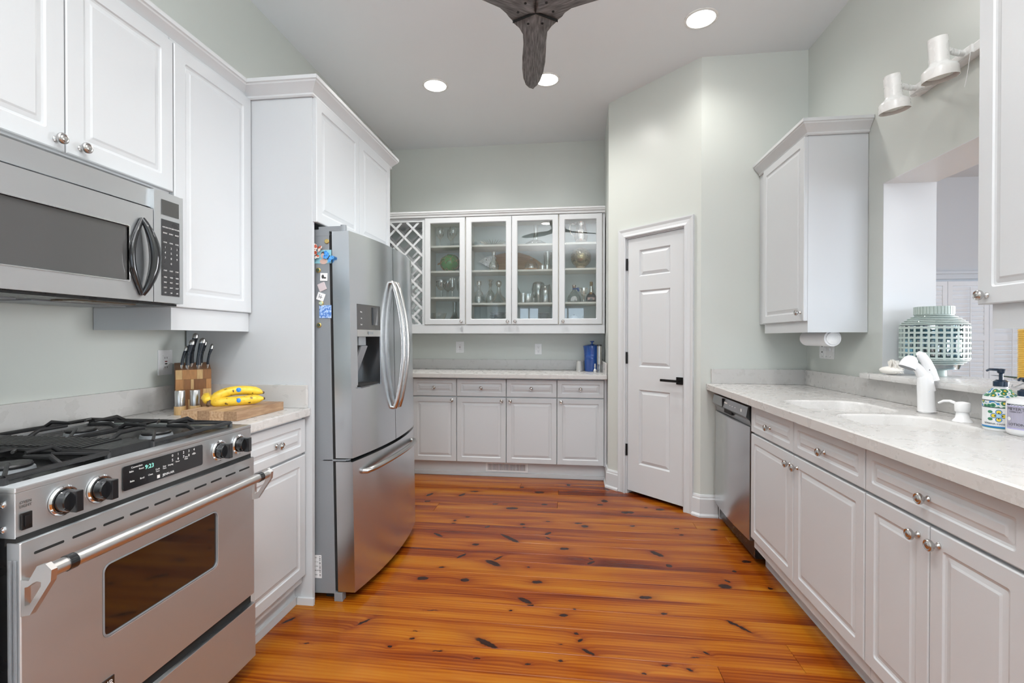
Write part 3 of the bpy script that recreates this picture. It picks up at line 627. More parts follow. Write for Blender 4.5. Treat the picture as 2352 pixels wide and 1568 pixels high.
# ------------------------------------------------------------------ refrigerator (local: x along front, -y out of the front)
t = thing('refrigerator', 'stainless french door refrigerator with bottom freezer drawer and ice dispenser', 'refrigerator', (-1.0, 2.10, 0), R(90), rx=R(-1.0))
FW = .87
def fy(x): return -.060 + .044*((x-FW/2)/(FW/2))**2      # front face
def cslab(mb, x0, x1, z0, z1, yb=.066, n=10, c=0.0):
    P = [(x0, yb)]+[(x0+(x1-x0)*k/n, fy(x0+(x1-x0)*k/n)) for k in range(n+1)]+[(x1, yb)]
    if c:
        P[1] = (x0, P[1][1]+c); P.insert(2, (x0+c, fy(x0+c))) ; P[-2] = (x1, P[-2][1]+c); P.insert(-2, (x1-c, fy(x1-c)))
    return mb.prism(P, z0, z1)
obj('body', MB().box(0, FW, .080, .76, .035, 1.725, .003), GREYM, t)
obj('top_cap', MB().box(-.001, FW+.001, .079, .20, 1.695, 1.727, .003), GREYM, t)
obj('gasket', MB().box(.004, FW-.004, .067, .08, .05, 1.70), DARKGAP, t)
obj('base_grille', MB().box(.03, FW-.03, .10, .14, .005, .05), DARKGAP, t)
obj('foot', MB().box(-.002, .035, .045, .085, .0, .040, .003), GREYM, t); obj('foot', MB().box(FW-.035, FW+.002, .045, .085, .0, .040, .003), GREYM, t)
mid = FW/2; DX0, DX1, DZ0, DZ1 = .050, .262, .985, 1.382
ld = MB()
for a, b_, z0, z1 in ((.0, mid-.003, .665, DZ0), (.0, mid-.003, DZ1, 1.715), (.0, DX0, DZ0, DZ1), (DX1, mid-.003, DZ0, DZ1)): cslab(ld, a, b_, z0, z1)
dl = obj('door', ld, STEELF, t, smooth=20)
dr_ = obj('door', cslab(MB(), mid+.003, FW, .665, 1.715), STEELF, t, smooth=20)
fz = obj('freezer_drawer', cslab(MB(), 0, FW, .045, .648), STEELF, t, smooth=20)
# dispenser
dp = obj('dispenser', MB().box(DX0, DX1, .050, .058, DZ0, 1.25).box(DX0, DX0+.004, fy(DX0)+.002, .05, DZ0, 1.25).box(DX1-.004, DX1, fy(DX1)+.003, .05, DZ0, 1.25).box(DX0, DX1, fy(.15), .05, DZ0-.002, DZ0+.003), STEELDK, t)
obj('display_panel', cslab(MB(), DX0+.001, DX1-.001, 1.262, DZ1-.001, yb=0.02), DGLASS, dp)
obj('button_strip', cslab(MB(), DX0+.001, DX1-.001, 1.228, 1.261, yb=0.02), STEELB, dp)
obj('nozzle', MB().box(DX0+.03, DX0+.11, -.02, .04, 1.185, 1.228, .004), GREYM, dp)
obj('drip_tray', MB().box(DX0+.004, DX1-.004, fy(.15)+.006, .048, DZ0+.003, DZ0+.012), DARKGAP, dp)
obj('paddle', MB().box(-.035, .035, -.004, .004, -.10, .10, M=Matrix.Translation((DX0+.09, .02, 1.09)) @ Matrix.Rotation(R(22), 4, 'X')), GREYM, dp)
for k, s_ in enumerate(('Water', 'Ice', 'Lock')): text(s_, .010, PRINT, dp, (DX0+.035, fy(DX0+.035)-.001, 1.345-.03*k), FRONT)
obj('lcd_window', MB().box(DX0+.13, DX0+.20, fy(DX0+.165)-.0022, fy(DX0+.165)+.004, 1.285, 1.372), GLOSSBLK, dp)
for k in range(2): obj('button', MB().box(DX0+.09+k*.03, DX0+.105+k*.03, fy(.17)-.003, fy(.17)+.002, 1.238, 1.252), GREYM, dp)
# handles
for sx in (-1, 1):
    hx = mid+sx*.033; pts = []
    for k in range(15):
        u = k/14; z = .845+u*.675; pts.append((hx, fy(hx)-.012-.052*math.sin(PI*u)**.8, z))
    pts = [(hx, fy(hx)+.004, .845)]+pts+[(hx, fy(hx)+.004, 1.52)]
    obj('handle', MB().tube(pts, .0125, 12), NICKEL, t, smooth=50)
pts = []
for k in range(15):
    u = k/14; x = .085+u*.70; pts.append((x, -.045-.052*math.sin(PI*u)**.7, .585+.012*math.sin(PI*u)))
obj('handle', MB().tube([(.085, fy(.085)+.005, .585)]+pts+[(.785, fy(.785)+.005, .585)], .0135, 12), NICKEL, t, smooth=50)
for zz_, s_ in ((1.727, 1), (.655, 1)):
    for x0 in (0.0, FW-.06):
        obj('hinge', MB().box(x0, x0+.055, .02, .13, zz_-.012 if zz_ > 1 else zz_-.004, zz_+.012 if zz_ > 1 else zz_+.004, .002).lathe([(.014, zz_-.012 if zz_ > 1 else zz_-.004), (.014, zz_+.02 if zz_ > 1 else zz_+.004)], Matrix.Translation((x0+.025, .02, 0)), 12), GREYM, t)
st = obj('rating_label', MB().box(-.0006, 0, .145, .20, .105, .212), WPLAST, t)
for k in range(26):
    if k % 5 != 4: obj('bar', MB().box(-.001, -.0006, .149, .156, .112+k*.0037, .112+k*.0037+.0022 if k % 3 else .112+k*.0037+.0012), DPRINT, st)
for k, s_ in enumerate(('MODEL', 'VOLTS 115', 'SERIAL NO', 'REFRIGERANT', 'DESIGN')): text(s_, .007, DPRINT, st, (-.0008, .178, .20-.02*k), (R(90), 0, R(-90)))
# magnets on the fridge side (world plane y = 2.10)
MY = 2.0995
def mag(name, label, x, z, build, group='magnets on the fridge side', m=None, rot=0, cat='magnet'):
    o = obj(name, build, m, loc=(x*.9906, MY, 1.22+(z-1.22)*.9906), rot=(0, rot, 0)); return tag(o, label, cat, group)
DISC = lambda r=.011, h=.006: MB().lathe([(r, 0), (r, h*.6), (r*.8, h), (r*.5, h)], Matrix.Rotation(R(90), 4, 'X'), 20)
BRASS = mat('brass magnet', (.62, .47, .18), .3, .8); GREENG = mat('pale green glass gem', (.45, .55, .42), .15); DKG = mat('dark green gem', (.05, .07, .04), .15)
mag('button_magnet', 'round yellow button magnet near the top of the fridge side', -1.129, 1.672, DISC(), m=BRASS)
for nm, lb, x, z in (('gem_magnet', 'dark round gem magnet just below the photo of a person', -1.172, 1.538), ('gem_magnet', 'dark round gem magnet lowest on the fridge side', -1.169, 1.281)):
    o = mag(nm, lb, x, z, DISC(.0115, .005), m=BRASS); obj('stone', DISC(.008, .008), DKG, o)
o = mag('gem_magnet', 'pale green round gem magnet above the blue photo', -1.158, 1.383, DISC(.0115, .005), m=BRASS); obj('stone', DISC(.009, .008), GREENG, o)
SQ = lambda a, b_, th=.004: MB().box(-a/2, a/2, -th, 0, -b_/2, b_/2, .0008)
o = mag('tile_magnet', 'white square tile magnet with grey leaf print, upper of three tiles', -1.144, 1.506, SQ(.034, .036), m=PORC, rot=R(2))
obj('print', MB().lathe([(.006, 0), (.006, .0003)], Matrix.Translation((-.004, -.0041, .001)) @ Matrix.Rotation(R(90), 4, 'X') @ Matrix.Diagonal((1, 1.6, 1, 1)), 12).lathe([(.005, 0), (.005, .0003)], Matrix.Translation((.006, -.0041, -.004)) @ Matrix.Rotation(R(90), 4, 'X') @ Matrix.Diagonal((1.4, .8, 1, 1)), 12), DPRINT, o)
mag('tile_magnet', 'plain pinkish square tile magnet, middle of three tiles', -1.153, 1.46, SQ(.036, .036), m=mat('pinkish tile', (.62, .54, .56), .3), rot=R(-22))
o = mag('tile_magnet', 'white square tile magnet with dark twig print, lower of three tiles', -1.159, 1.414, SQ(.036, .036), m=PORC, rot=R(20))
obj('print', MB().box(-.008, -.006, -.0044, -.004, -.008, .010).box(.001, .003, -.0044, -.004, -.010, .007).box(-.008, .009, -.0044, -.004, -.003, -.001), DPRINT, o)
mag('photo_magnet', 'blue and white group photo magnet', -1.137, 1.344, SQ(.058, .060, .003), m=BLUEPHOTO)
o = mag('photo_print', 'small photo of a dark haired person on light blue ground', -1.150, 1.601, MB().box(-.042, .042, -.001, 0, -.031, .031), m=mat('light blue photo ground', (.28, .58, .68), .3), cat='photo')
SKIN = mat('printed skin tone', (.62, .42, .36), .4)
RX = Matrix.Rotation(R(90), 4, 'X')
obj('printed_figure', MB().lathe([(.013, .001), (.013, .0014)], Matrix.Translation((.004, 0, -.022)) @ RX @ Matrix.Diagonal((1.4, 1, 1, 1)), 14).lathe([(.010, .0016), (.010, .002)], Matrix.Translation((.0, 0, .004)) @ RX @ Matrix.Diagonal((.9, 1.2, 1, 1)), 14), SKIN, o)
obj('printed_hair', MB().lathe([(.013, .0012), (.013, .0015)], Matrix.Translation((.004, 0, .010)) @ RX @ Matrix.Diagonal((1, 1.1, 1, 1)), 14), DPRINT, o)
def butterfly(label, m, x, z, rot, s=1):
    t = thing('butterfly_magnet', label, 'magnet', (x*.9906, MY-.002, 1.22+(z-1.22)*.9906), 0, 'magnets on the fridge side'); t.rotation_euler = (0, rot, 0)
    for sx in (-1, 1):
        w_ = [(0, .002), (.012, .018), (.026, .020), (.030, .010), (.022, 0), (.024, -.012), (.014, -.020), (.004, -.010), (0, -.002)]
        v = [(sx*a*s, -.004-.010*a/.03, b_*s) for a, b_ in w_]; vb = [(p[0], p[1]+.0015, p[2]) for p in v]
        obj('wing', MB().rings([v, vb]), m, t)
    obj('body', MB().lathe([(.0005, -.014*s), (.002*s, -.008*s), (.0022*s, .004*s), (.0015*s, .011*s), (.0004, .013*s)], Matrix.Translation((0, -.004, 0)), 10), BLACK, t, smooth=True)
butterfly('blue and white butterfly magnet overlapping the photo', BUTB, -1.118, 1.597, R(35), .95)
butterfly('orange and white butterfly magnet in the corner above the photo', MARB, -1.172, 1.640, R(20), .8)
butterfly('orange speckled butterfly magnet over the left edge of the photo', MARB, -1.180, 1.608, R(60), .7)

# ------------------------------------------------------------------ microwave
t = thing('microwave', 'stainless over the range microwave with black curved handle', 'microwave', (-1.42, .825, 0), R(90))
MW = .765; SP = .642
obj('body', MB().box(0, MW, .012, .38, 1.342, 1.728, .002), STEELB, t)
obj('vent_header', MB().box(0, MW, -.004, .012, 1.664, 1.727, .001), STEELH, t)
obj('vent_slot', MB().box(.0, SP, .004, .012, 1.656, 1.664), DARKGAP, t)
dm = MB(); W0, W1, WZ0, WZ1 = .05, .549, 1.404, 1.578
for a, b_, z0, z1 in ((0, W0, 1.343, 1.656), (W1, SP-.003, 1.343, 1.656), (W0, W1, 1.343, WZ0), (W0, W1, WZ1, 1.656)): dm.box(a, b_, -.018, .010, z0, z1)
d = obj('door', dm, STEELH, t)
obj('window', MB().box(W0-.001, W1+.001, -.012, .0, WZ0-.001, WZ1+.001), mat('grey microwave window', (.075, .075, .075), .1, 0, .8, rvar=.02), d)
obj('window_bezel', MB().rings([[(x, -.012, z) for x, z in rrect(W0, W1, WZ0, WZ1, .003)], [(x, -.020, z) for x, z in rrect(W0, W1, WZ0, WZ1, .003)], [(x, -.020, z) for x, z in rrect(W0-.003, W1+.003, WZ0-.003, WZ1+.003, .004)], [(x, -.012, z) for x, z in rrect(W0-.003, W1+.003, WZ0-.003, WZ1+.003, .004)]], closed=True), CHROME, d)
# handle: pointed oval ring
HZ0, HZ1, HX = 1.362, 1.612, .592
ring = []
for sgn in (-1, 1):
    pts = []; rr = []
    for k in range(17):
        u = k/16; s_ = math.sin(PI*u); pts.append((HX+(.026 if sgn > 0 else -.037)*s_, -.024-(.022 if sgn > 0 else .0)*s_**.7, HZ0+(HZ1-HZ0)*u)); rr.append(.0065+(.0085 if sgn > 0 else .0025)*s_)
    ring.append((pts, rr))
obj('handle', MB().tube(ring[0][0], ring[0][1], 10).tube(ring[1][0], [r_*1.15 for r_ in ring[1][1]], 10), GLOSSBLK, t, smooth=50)
cp = obj('control_panel', MB().box(SP, MW, -.018, .010, 1.343, 1.727, .001), STEELH, t)
obj('display', MB().box(SP+.030, MW-.020, -.0195, -.017, 1.648, 1.700), DGLASS, cp)
kp = obj('keypad', MB().box(SP+.030, MW-.018, -.0195, -.017, 1.368, 1.632), mat('charcoal keypad', (.035, .035, .038), .3), cp)
rows = [(1.605, 'POPCORN'), (1.585, 'REHEAT'), (1.553, 'COOK'), (1.535, '1'), (1.517, '4'), (1.499, '7'), (1.481, '0'), (1.455, 'START'), (1.432, 'TIMER'), (1.414, 'VENT'), (1.396, 'LIGHT'), (1.378, 'OFF')]
for z, s_ in rows:
    for c in range(3):
        b_ = s_ if not s_.isdigit() else (str(int(s_)+c) if s_ != '0' else ['', '0', ''][c])
        if b_: text(b_, .0065 if len(b_) > 1 else .010, PRINT, kp, (SP+.044+c*.025, -.0198, z), FRONT, sx=.75 if len(b_) > 1 else 1)
obj('underside', MB().box(.01, MW-.01, .0, .375, 1.334, 1.342), BLACK, t)
for k in range(2): obj('grease_filter', MB().box(.06+k*.34, .36+k*.34, .15, .33, 1.330, 1.335), GREYM, t)
obj('lamp_cover', MB().box(.42, .62, .03, .11, 1.330, 1.335), mat('brown lamp cover', (.12, .09, .06), .3), t)

# ------------------------------------------------------------------ range
t = thing('range', 'stainless slide in gas range with four black knobs and oven window', 'range', (-1.143, .868, 0), R(90))
RW = .748
obj('body', MB().box(.004, RW-.004, .035, .64, .05, .885), BLACK, t)
cpn = obj('control_panel', MB().box(0, RW, .013, .06, .797, .893, .002), STEELH, t)
PF = .012
def kn(x, z):
    q = obj('control_knob', MB().lathe([(.026, .003), (.0255, .012), (.024, .024), (.022, .026)], Matrix.Translation((x, PF, z)) @ RX, 28), GLOSSBLK, cpn, smooth=35)
    obj('bezel', MB().lathe([(.034, 0), (.034, .003), (.031, .006), (.0275, .006), (.027, .001)], Matrix.Translation((x, PF, z)) @ RX, 28), CHROME, q, smooth=35)
    obj('grip', MB().box(x-.0085, x+.0085, PF-.042, PF-.024, z-.024, z+.024, .002), GLOSSBLK, q)
    text('OFF', .007, PRINT, q, (x, PF-.0265, z+.0155), FRONT)
for x, z in ((.098, .847), (.184, .847), (.590, .847), (.684, .847)): kn(x, z)
sw = obj('light_switch', MB().box(.010, .030, PF-.004, PF, .812, .848, .001).box(.014, .026, PF-.007, PF-.003, .818, .842, .001), BLACK, cpn)
text('OVEN\nLIGHT', .0085, DPRINT, cpn, (.020, PF-.0003, .866), FRONT)
DX, DW_ = .243, .272
dsp = obj('display_panel', MB().rings([[(x, PF, z) for x, z in rrect(DX, DX+DW_, .820, .884, .006)], [(x, PF-.0015, z) for x, z in rrect(DX, DX+DW_, .820, .884, .006)]]), GLOSSBLK, cpn)
TF = PF-.0018
text('9:23', .0165, LED, dsp, (DX+.079, TF, .866), FRONT, 'clock_digits')
for i_, row in enumerate(('01234', '56789')):
    for k, ch in enumerate(row): text(ch, .0105, PRINT, dsp, (DX+.152+.019*k*1.06+(.004), TF, .876-.013*i_), FRONT)
for s_, x, z, sz in (('Convection', .040, .876, .0072), ('Bake', .024, .866, .0066), ('Roast', .054, .867, .0066), ('Bake', .026, .840, .0066), ('Broil', .056, .840, .0066), ('Clean', .082, .842, .0066), ('Cook\nTime', .105, .848, .006), ('Stop\nTime', .128, .850, .006), ('Drying', .149, .852, .0066), ('Timer', .174, .855, .0062), ('Stop\nClear', .206, .858, .006), ('Clock', .236, .863, .0062), ('JENN-AIR', .142, .829, .0095)):
    text(s_, sz, PRINT, dsp, (DX+x, TF, z), FRONT)
obj('logo_mark', MB().box(DX+.103, DX+.112, TF-.0003, TF, .825, .834), PRINT, dsp)
# oven door
OX0, OX1, OZ0_, OZ1_ = .183, .562, .478, .654
dm = MB(); rg0 = rrect(0, RW, .292, .788, .002); rgi = rrect(OX0, OX1, OZ0_, OZ1_, .016)
dm.rings([[(x, .032, z) for x, z in rg0], [(x, .002, z) for x, z in rg0], [(x+(.002 if x < .3 else -.002), 0, z) for x, z in rg0], [(x, 0, z) for x, z in rrect(OX0-.006, OX1+.006, OZ0_-.006, OZ1_+.006, .02)], [(x, .003, z) for x, z in rrect(OX0-.002, OX1+.002, OZ0_-.002, OZ1_+.002, .018)], [(x, .03, z) for x, z in rgi]], closed=True)
od = obj('oven_door', dm, STEELH, t)
obj('window_bezel', MB().rings([[(x, .004, z) for x, z in rrect(OX0-.003, OX1+.003, OZ0_-.003, OZ1_+.003, .018)], [(x, .0, z) for x, z in rrect(OX0-.005, OX1+.005, OZ0_-.005, OZ1_+.005, .019)], [(x, -.001, z) for x, z in rrect(OX0-.001, OX1+.001, OZ0_-.001, OZ1_+.001, .017)], [(x, .004, z) for x, z in rgi]], closed=True), GREYM, od)
obj('window', MB().rings([[(x, .004, z) for x, z in rgi], [(x, .008, z) for x, z in rgi]]), OVGLASS, od)
SL = [(.026, .088), (.106, .162), (.180, .235), (.252, .308), (.326, .380), (.398, .450), (.468, .518), (.536, .584), (.602, .650), (.668, .722)]
for a, b_ in SL: obj('vent_slot', MB().rings([[(x, -.0004, z) for x, z in rrect(a, b_, .7545, .7605, .0028)], [(x, .001, z) for x, z in rrect(a, b_, .7545, .7605, .0028)]]), DARKGAP, od)
for k in range(2): obj('side_rib', MB().box(-.003, 0, .008+k*.012, .013+k*.012, .40, .752, .001), GREYM, od)
obj('name_plate', MB().box(.115, .205, -.003, 0, .345, .372, .001), GLOSSBLK, od); 
text('JENN-AIR', .020, PRINT, od, (.160, -.0034, .358), FRONT)
obj('gap_shadow', MB().box(.002, RW-.002, .012, .04, .78, .80), DARKGAP, t)
hb = obj('handle', MB().tube([(.006, -.056, .730), (RW-.006, -.056, .730)], .0155, 20), STEELB, od, smooth=50)
for x in (.052, RW-.052): obj('handle_ring', MB().tube([(x-.009, -.056, .730), (x+.009, -.056, .730)], .0172, 20), GLOSSBLK, hb, smooth=50)
BR = [(0, .712), (-.020, .712), (-.040, .744), (-.060, .750), (-.075, .738), (-.073, .715), (-.022, .640), (0, .635)]; BH = [(-.012, .700), (-.024, .704), (-.044, .722), (-.052, .712), (-.018, .660), (-.012, .664)]
for x in (.0, RW-.012):
    mb = MB(); n_ = len(BR)
    # plate with a hole: outer loop bridged to an inner loop of same count
    IN = [(-.010, .697), (-.018, .699), (-.030, .708), (-.040, .7125), (-.050, .711), (-.049, .702), (-.022, .662), (-.010, .658)]
    mb.rings([[(x, a, b_) for a, b_ in BR], [(x+.012, a, b_) for a, b_ in BR], [(x+.012, a, b_) for a, b_ in IN], [(x, a, b_) for a, b_ in IN]], closed=True)
    obj('bracket', mb, STEELB, hb)
obj('storage_drawer', MB().box(0, RW, -.004, .032, .062, .258, .002), STEELH, t)
obj('drawer_gap', MB().box(.004, RW-.004, .012, .04, .258, .292), DARKGAP, t)
for z in (.815, .868): obj('screw', MB().lathe([(.007, 0), (.007, .002), (.004, .004)], Matrix.Translation((0.0, .042, z)) @ Matrix.Rotation(R(-90), 4, 'Y'), 14), CHROME, t)
# cooktop
ct = obj('cooktop', MB().box(-.001, RW+.001, .012, .055, .893, .905, .003).box(-.001, RW+.001,   .62, .64, .893, .905, .003).box(-.001, .012, .05, .63, .893, .905).box(RW-.04, RW+.001, .05, .63, .893, .905), STEELH, t)
obj('burner_pan', MB().box(.012, RW-.04, .05, .625, .888, .897), BLACK, t)
LX0, LX1, CX0, CX1, GX0, GX1 = .014, .246, .250, .378, .382, .700
def grate(x0, x1):
    g = MB(); y0, y1, zt = .058, .615, .931; r_ = .0055
    for a, b_ in (((x0, y0), (x1, y0)), ((x1, y0), (x1, y1)), ((x1, y1), (x0, y1)), ((x0, y1), (x0, y0))):
        L_ = 0; g.tube([(a[0], a[1], zt-.012), (b_[0], b_[1], zt-.012)], .0065, 8)
    cx = (x0+x1)/2; ym = (y0+y1)/2
    g.tube([(x0, ym, zt-.010), (x1, ym, zt-.010)], .006, 8)
    for cy in ((y0+ym)/2, (ym+y1)/2):
        hw = (x1-x0)/2; hd = (ym-y0)/2
        for k in range(4):
            dx, dy = ((1, 0), (0, 1), (-1, 0), (0, -1))[k]; R0 = hw if dx else hd
            ox, oy = cx+dx*R0, cy+dy*R0
            g.tube([(ox, oy, zt-.012), (cx+dx*(R0*.80), cy+dy*(R0*.80), zt+.006), (cx+dx*R0*.28, cy+dy*R0*.28, zt+.004)], [.0065, .0068, .0045], 8, flat=.8)
        for k in range(4):
            a = R(45+90*k); g.tube([(cx+hw*.98*math.copysign(1, math.cos(a)), cy+hd*.98*math.copysign(1, math.sin(a)), zt-.012), (cx+hw*.4*math.copysign(1, math.cos(a)), cy+hd*.4*math.copysign(1, math.sin(a)), zt)], [.005, .004], 6)
    for cx_, cy_ in ((x0, y0), (x1, y0), (x0, y1), (x1, y1)): g.lathe([(.008, .895), (.007, zt-.010)], Matrix.Translation((cx_, cy_, 0)), 8)
    obj('grate', g, IRON, t, smooth=40)
    for cy in ((y0+ym)/2, (ym+y1)/2):
        bc = obj('burner', MB().lathe([(.046, .897), (.044, .907), (.030, .909)], Matrix.Translation((cx, cy, 0)), 28), GREYM, t, smooth=30)
        obj('burner_cap', MB().lathe([(.040, .909), (.041, .914), (.038, .918), (.012, .919)], Matrix.Translation((cx, cy, 0)), 28), IRON, bc, smooth=30)
grate(LX0, LX1); grate(GX0, GX1)
gv = MB().box(CX0, CX1, .058, .14, .895, .927, .003).box(CX0, CX1, .535, .615, .895, .927, .003).box(CX0, CX0+.008, .14, .535, .895, .926).box(CX1-.008, CX1, .14, .535, .895, .926)
gv = obj('downdraft_grille', gv, IRON, t)
for k in range(19): obj('grille_rib', MB().box(CX0+.006, CX1-.006, .149+k*.0205, .159+k*.0205, .905, .929), IRON, gv)
obj('grille_well', MB().box(CX0+.008, CX1-.008, .14, .535, .896, .899), DARKGAP, t)

# ------------------------------------------------------------------ dishwasher
t = thing('dishwasher', 'stainless dishwasher with grey control strip beside the pantry corner', 'dishwasher', (.985, 3.345, 0), R(-90))
DWW = .632
obj('body', MB().box(.01, DWW-.006, .01, .56, .03, .868), BLACK, t)
mb = MB(); P = []
n = 12
for k in range(n+1):
    x = .006+(DWW-.014)*k/n; P.append((x, -.020-.012*math.sin(PI*k/n)))
obj('door', MB().prism([(.006, .012)]+P+[(DWW-.008, .012)], .128, .742), STEELD, t, smooth=20)
obj('door_edge', MB().box(DWW-.008, DWW-.004, -.018, .014, .128, .742), mat('dark bronze edge', (.12, .10, .09), .4, .6), t)
ctl = MB()
ctl.rings([[(x, y, z) for y, z in ((.012, .744), (-.012, .744), (-.020, .775), (-.040, .795), (-.030, .850), (.012, .852))] for x in (.006, DWW-.008)])
cs = obj('control_strip', ctl, STEELDK, t)
obj('end_cap', MB().rings([[(x, y, z) for y, z in ((.014, .742), (-.013, .742), (-.021, .775), (-.041, .795), (-.031, .852), (.014, .854))] for x in (DWW-.008, DWW-.003)]), GLOSSBLK, t)
obj('pull_slot', MB().box(.22, .36, -.030, -.018, .762, .785), DARKGAP, cs)
obj('strip_joint', MB().box(.219, .2205, -.0425, -.02, .792, .846), DARKGAP, cs)
PM = Matrix.Rotation(R(10), 4, 'X')
obj('brand_mark', MB().box(.25, .30, -.0385, -.034, .822, .831), PRINT, cs)
for k in range(3): obj('button', MB().box(.345+k*.045, .357+k*.045, -.0385, -.034, .818, .822), PRINT, cs)
obj('indicator', MB().box(.535, .548, -.0385, -.034, .812, .828), PRINT, cs)
obj('toe_panel', MB().box(.01, DWW-.002, .085, .10, .0, .12), BLACK, t)
obj('side_leg', MB().box(-.05, -.03, .02, .06, 0, .87), CAB, t)
# ------------------------------------------------------------------ ceiling lights and fan
CL = ['recessed ceiling light nearest the fridge', 'recessed ceiling light behind the fan blade tip', 'recessed ceiling light nearest the angled pantry wall']
CLB = ['recessed ceiling light above the sink, outside the picture', 'recessed ceiling light above the range, outside the picture', 'recessed ceiling light behind the camera on the left', 'recessed ceiling light behind the camera on the right']
for k, (x, y) in enumerate(CANS):
    t = thing('recessed_light', CL[k] if k < 3 else CLB[k-3], 'ceiling light', (x, y, CEIL), 0, 'recessed ceiling lights')
    obj('trim_ring', MB().lathe([(.098, -.0005), (.098, -.004), (.090, -.007), (.082, -.006), (.080, -.0005)], n=32), FIXT, t, smooth=30)
    obj('lens', MB().lathe([(.080, -.0008), (.080, -.004), (.04, -.0055), (.001, -.006)], n=32), LENS, t, smooth=30)
t = thing('ceiling_fan', 'weathered grey three blade ceiling fan with curved propeller blades', 'ceiling fan', (-.158, 2.168, 2.70))
def blade():
    mb = MB(); rg = []
    st = [(0, -.001, .001, 0), (.03, -.052, .052, 0), (.062, -.107, .107, 0), (.085, -.098, .095, 0), (.11, -.075, .078, -.002), (.15, -.058, .060, -.004), (.22, -.056, .058, -.006), (.32, -.062, .060, -.006), (.42, -.064, .060, -.006), (.52, -.058, .052, -.006), (.60, -.044, .038, -.004), (.645, -.026, .020, -.002), (.664, -.010, .006, 0), (.668, -.001, .0, 0)]
    for r_, a, b_, dz in st:
        tw = .30*min(max((r_-.08)/.2, 0), 1); th = .011*(1-.5*r_/.67); ring = []
        m = 6
        for k in range(m+1):
            u = k/m; x = a+(b_-a)*u; ring.append((x, r_, dz+x*math.tan(tw)*.8 - th*math.sin(PI*u)-.002))
        for k in range(m, -1, -1):
            u = k/m; x = a+(b_-a)*u; ring.append((x, r_, dz+x*math.tan(tw)*.8 + th*math.sin(PI*u)*.6+.002))
        rg.append(ring)
    return mb.rings(rg).mesh('blade', 35)
BM = blade()
for k in range(3):
    a = math.atan2(2.834-2.168, -.219+.158)-PI/2+k*2*PI/3
    b_ = obj('blade', BM, FANW, t, rot=(0, 0, a), loc=(0, 0, .0004*k))
    obj('seam', MB().box(-.0011, .0011, 0, .120, -.016, -.004, M=Matrix.Rotation(R(60), 4, 'Z')), DARKGAP, b_)
    for sx in (-1, 1): obj('screw', MB().lathe([(.006, -.0135), (.006, -.012), (.006, -.004)], Matrix.Translation((sx*.033, .072, 0)), 10), DARKGAP, b_)
obj('hub', MB().lathe([(.10, .010), (.095, .03), (.085, .06), (.06, .11), (.03, .13)], n=32), BLACK, t, smooth=40)
obj('downrod', MB().lathe([(.013, .12), (.013, .40)], n=16), BLACK, t)
obj('canopy', MB().lathe([(.03, .36), (.06, .38), (.075, .425), (.075, .438)], n=28), BLACK, t, smooth=40)
# ------------------------------------------------------------------ track light on the right wall
t = thing('track_light', 'white wall track light with two swivel spot heads', 'track light', (XR, 2.40, 2.332), R(-90))
obj('track', MB().box(.02, .70, -.042, 0, -.018, .018, .006), FIXT, t)
def head(x):
    # arm leaves the rail, bends outwards; bell shade looks down
    hx, hy, hz = x+.07, -.175, -.055
    h = obj('lamp_head', MB().lathe([(.0305, .085), (.031, .078), (.031, -.004), (.034, -.012), (.052, -.026), (.056, -.034), (.057, -.066), (.0545, -.066), (.0535, -.034), (.03, -.012), (.02, .07)], Matrix.Translation((hx, hy, hz)) @ Matrix.Rotation(R(7), 4, 'X') @ Matrix.Rotation(R(4), 4, 'Y'), 30, (True, True)), FIXT, t, smooth=35)
    obj('bulb', MB().lathe([(.044, -.046), (.040, -.054), (.02, -.060), (.001, -.061)], Matrix.Translation((hx, hy, hz)) @ Matrix.Rotation(R(7), 4, 'X') @ Matrix.Rotation(R(4), 4, 'Y'), 24), mat('unlit lamp face', (.62, .66, .63), .3), h, smooth=30)
    arm = MB().tube([(x+.01, -.038, 0), (x+.02, -.075, .0)], .011, 10)
    arm.tube([(x+.018, -.072, .0), (x+.052, -.125, -.008)], [.014, .014], 10, flat=.35).tube([(x+.052, -.125, -.008), (hx-.005, hy+.032, hz+.035)], .006, 8)
    obj('arm', arm, FIXT, t, smooth=40)
    obj('mount', MB().box(x-.03, x+.05, -.05, -.038, -.016, .016, .004), FIXT, t)
head(.055); head(.315); head(.60)
obj('pull_cord', MB().tube([(.375, -.06, -.02), (.345, -.05, -.10), (.335, -.05, -.135)], .0012, 5), WPLAST, t)
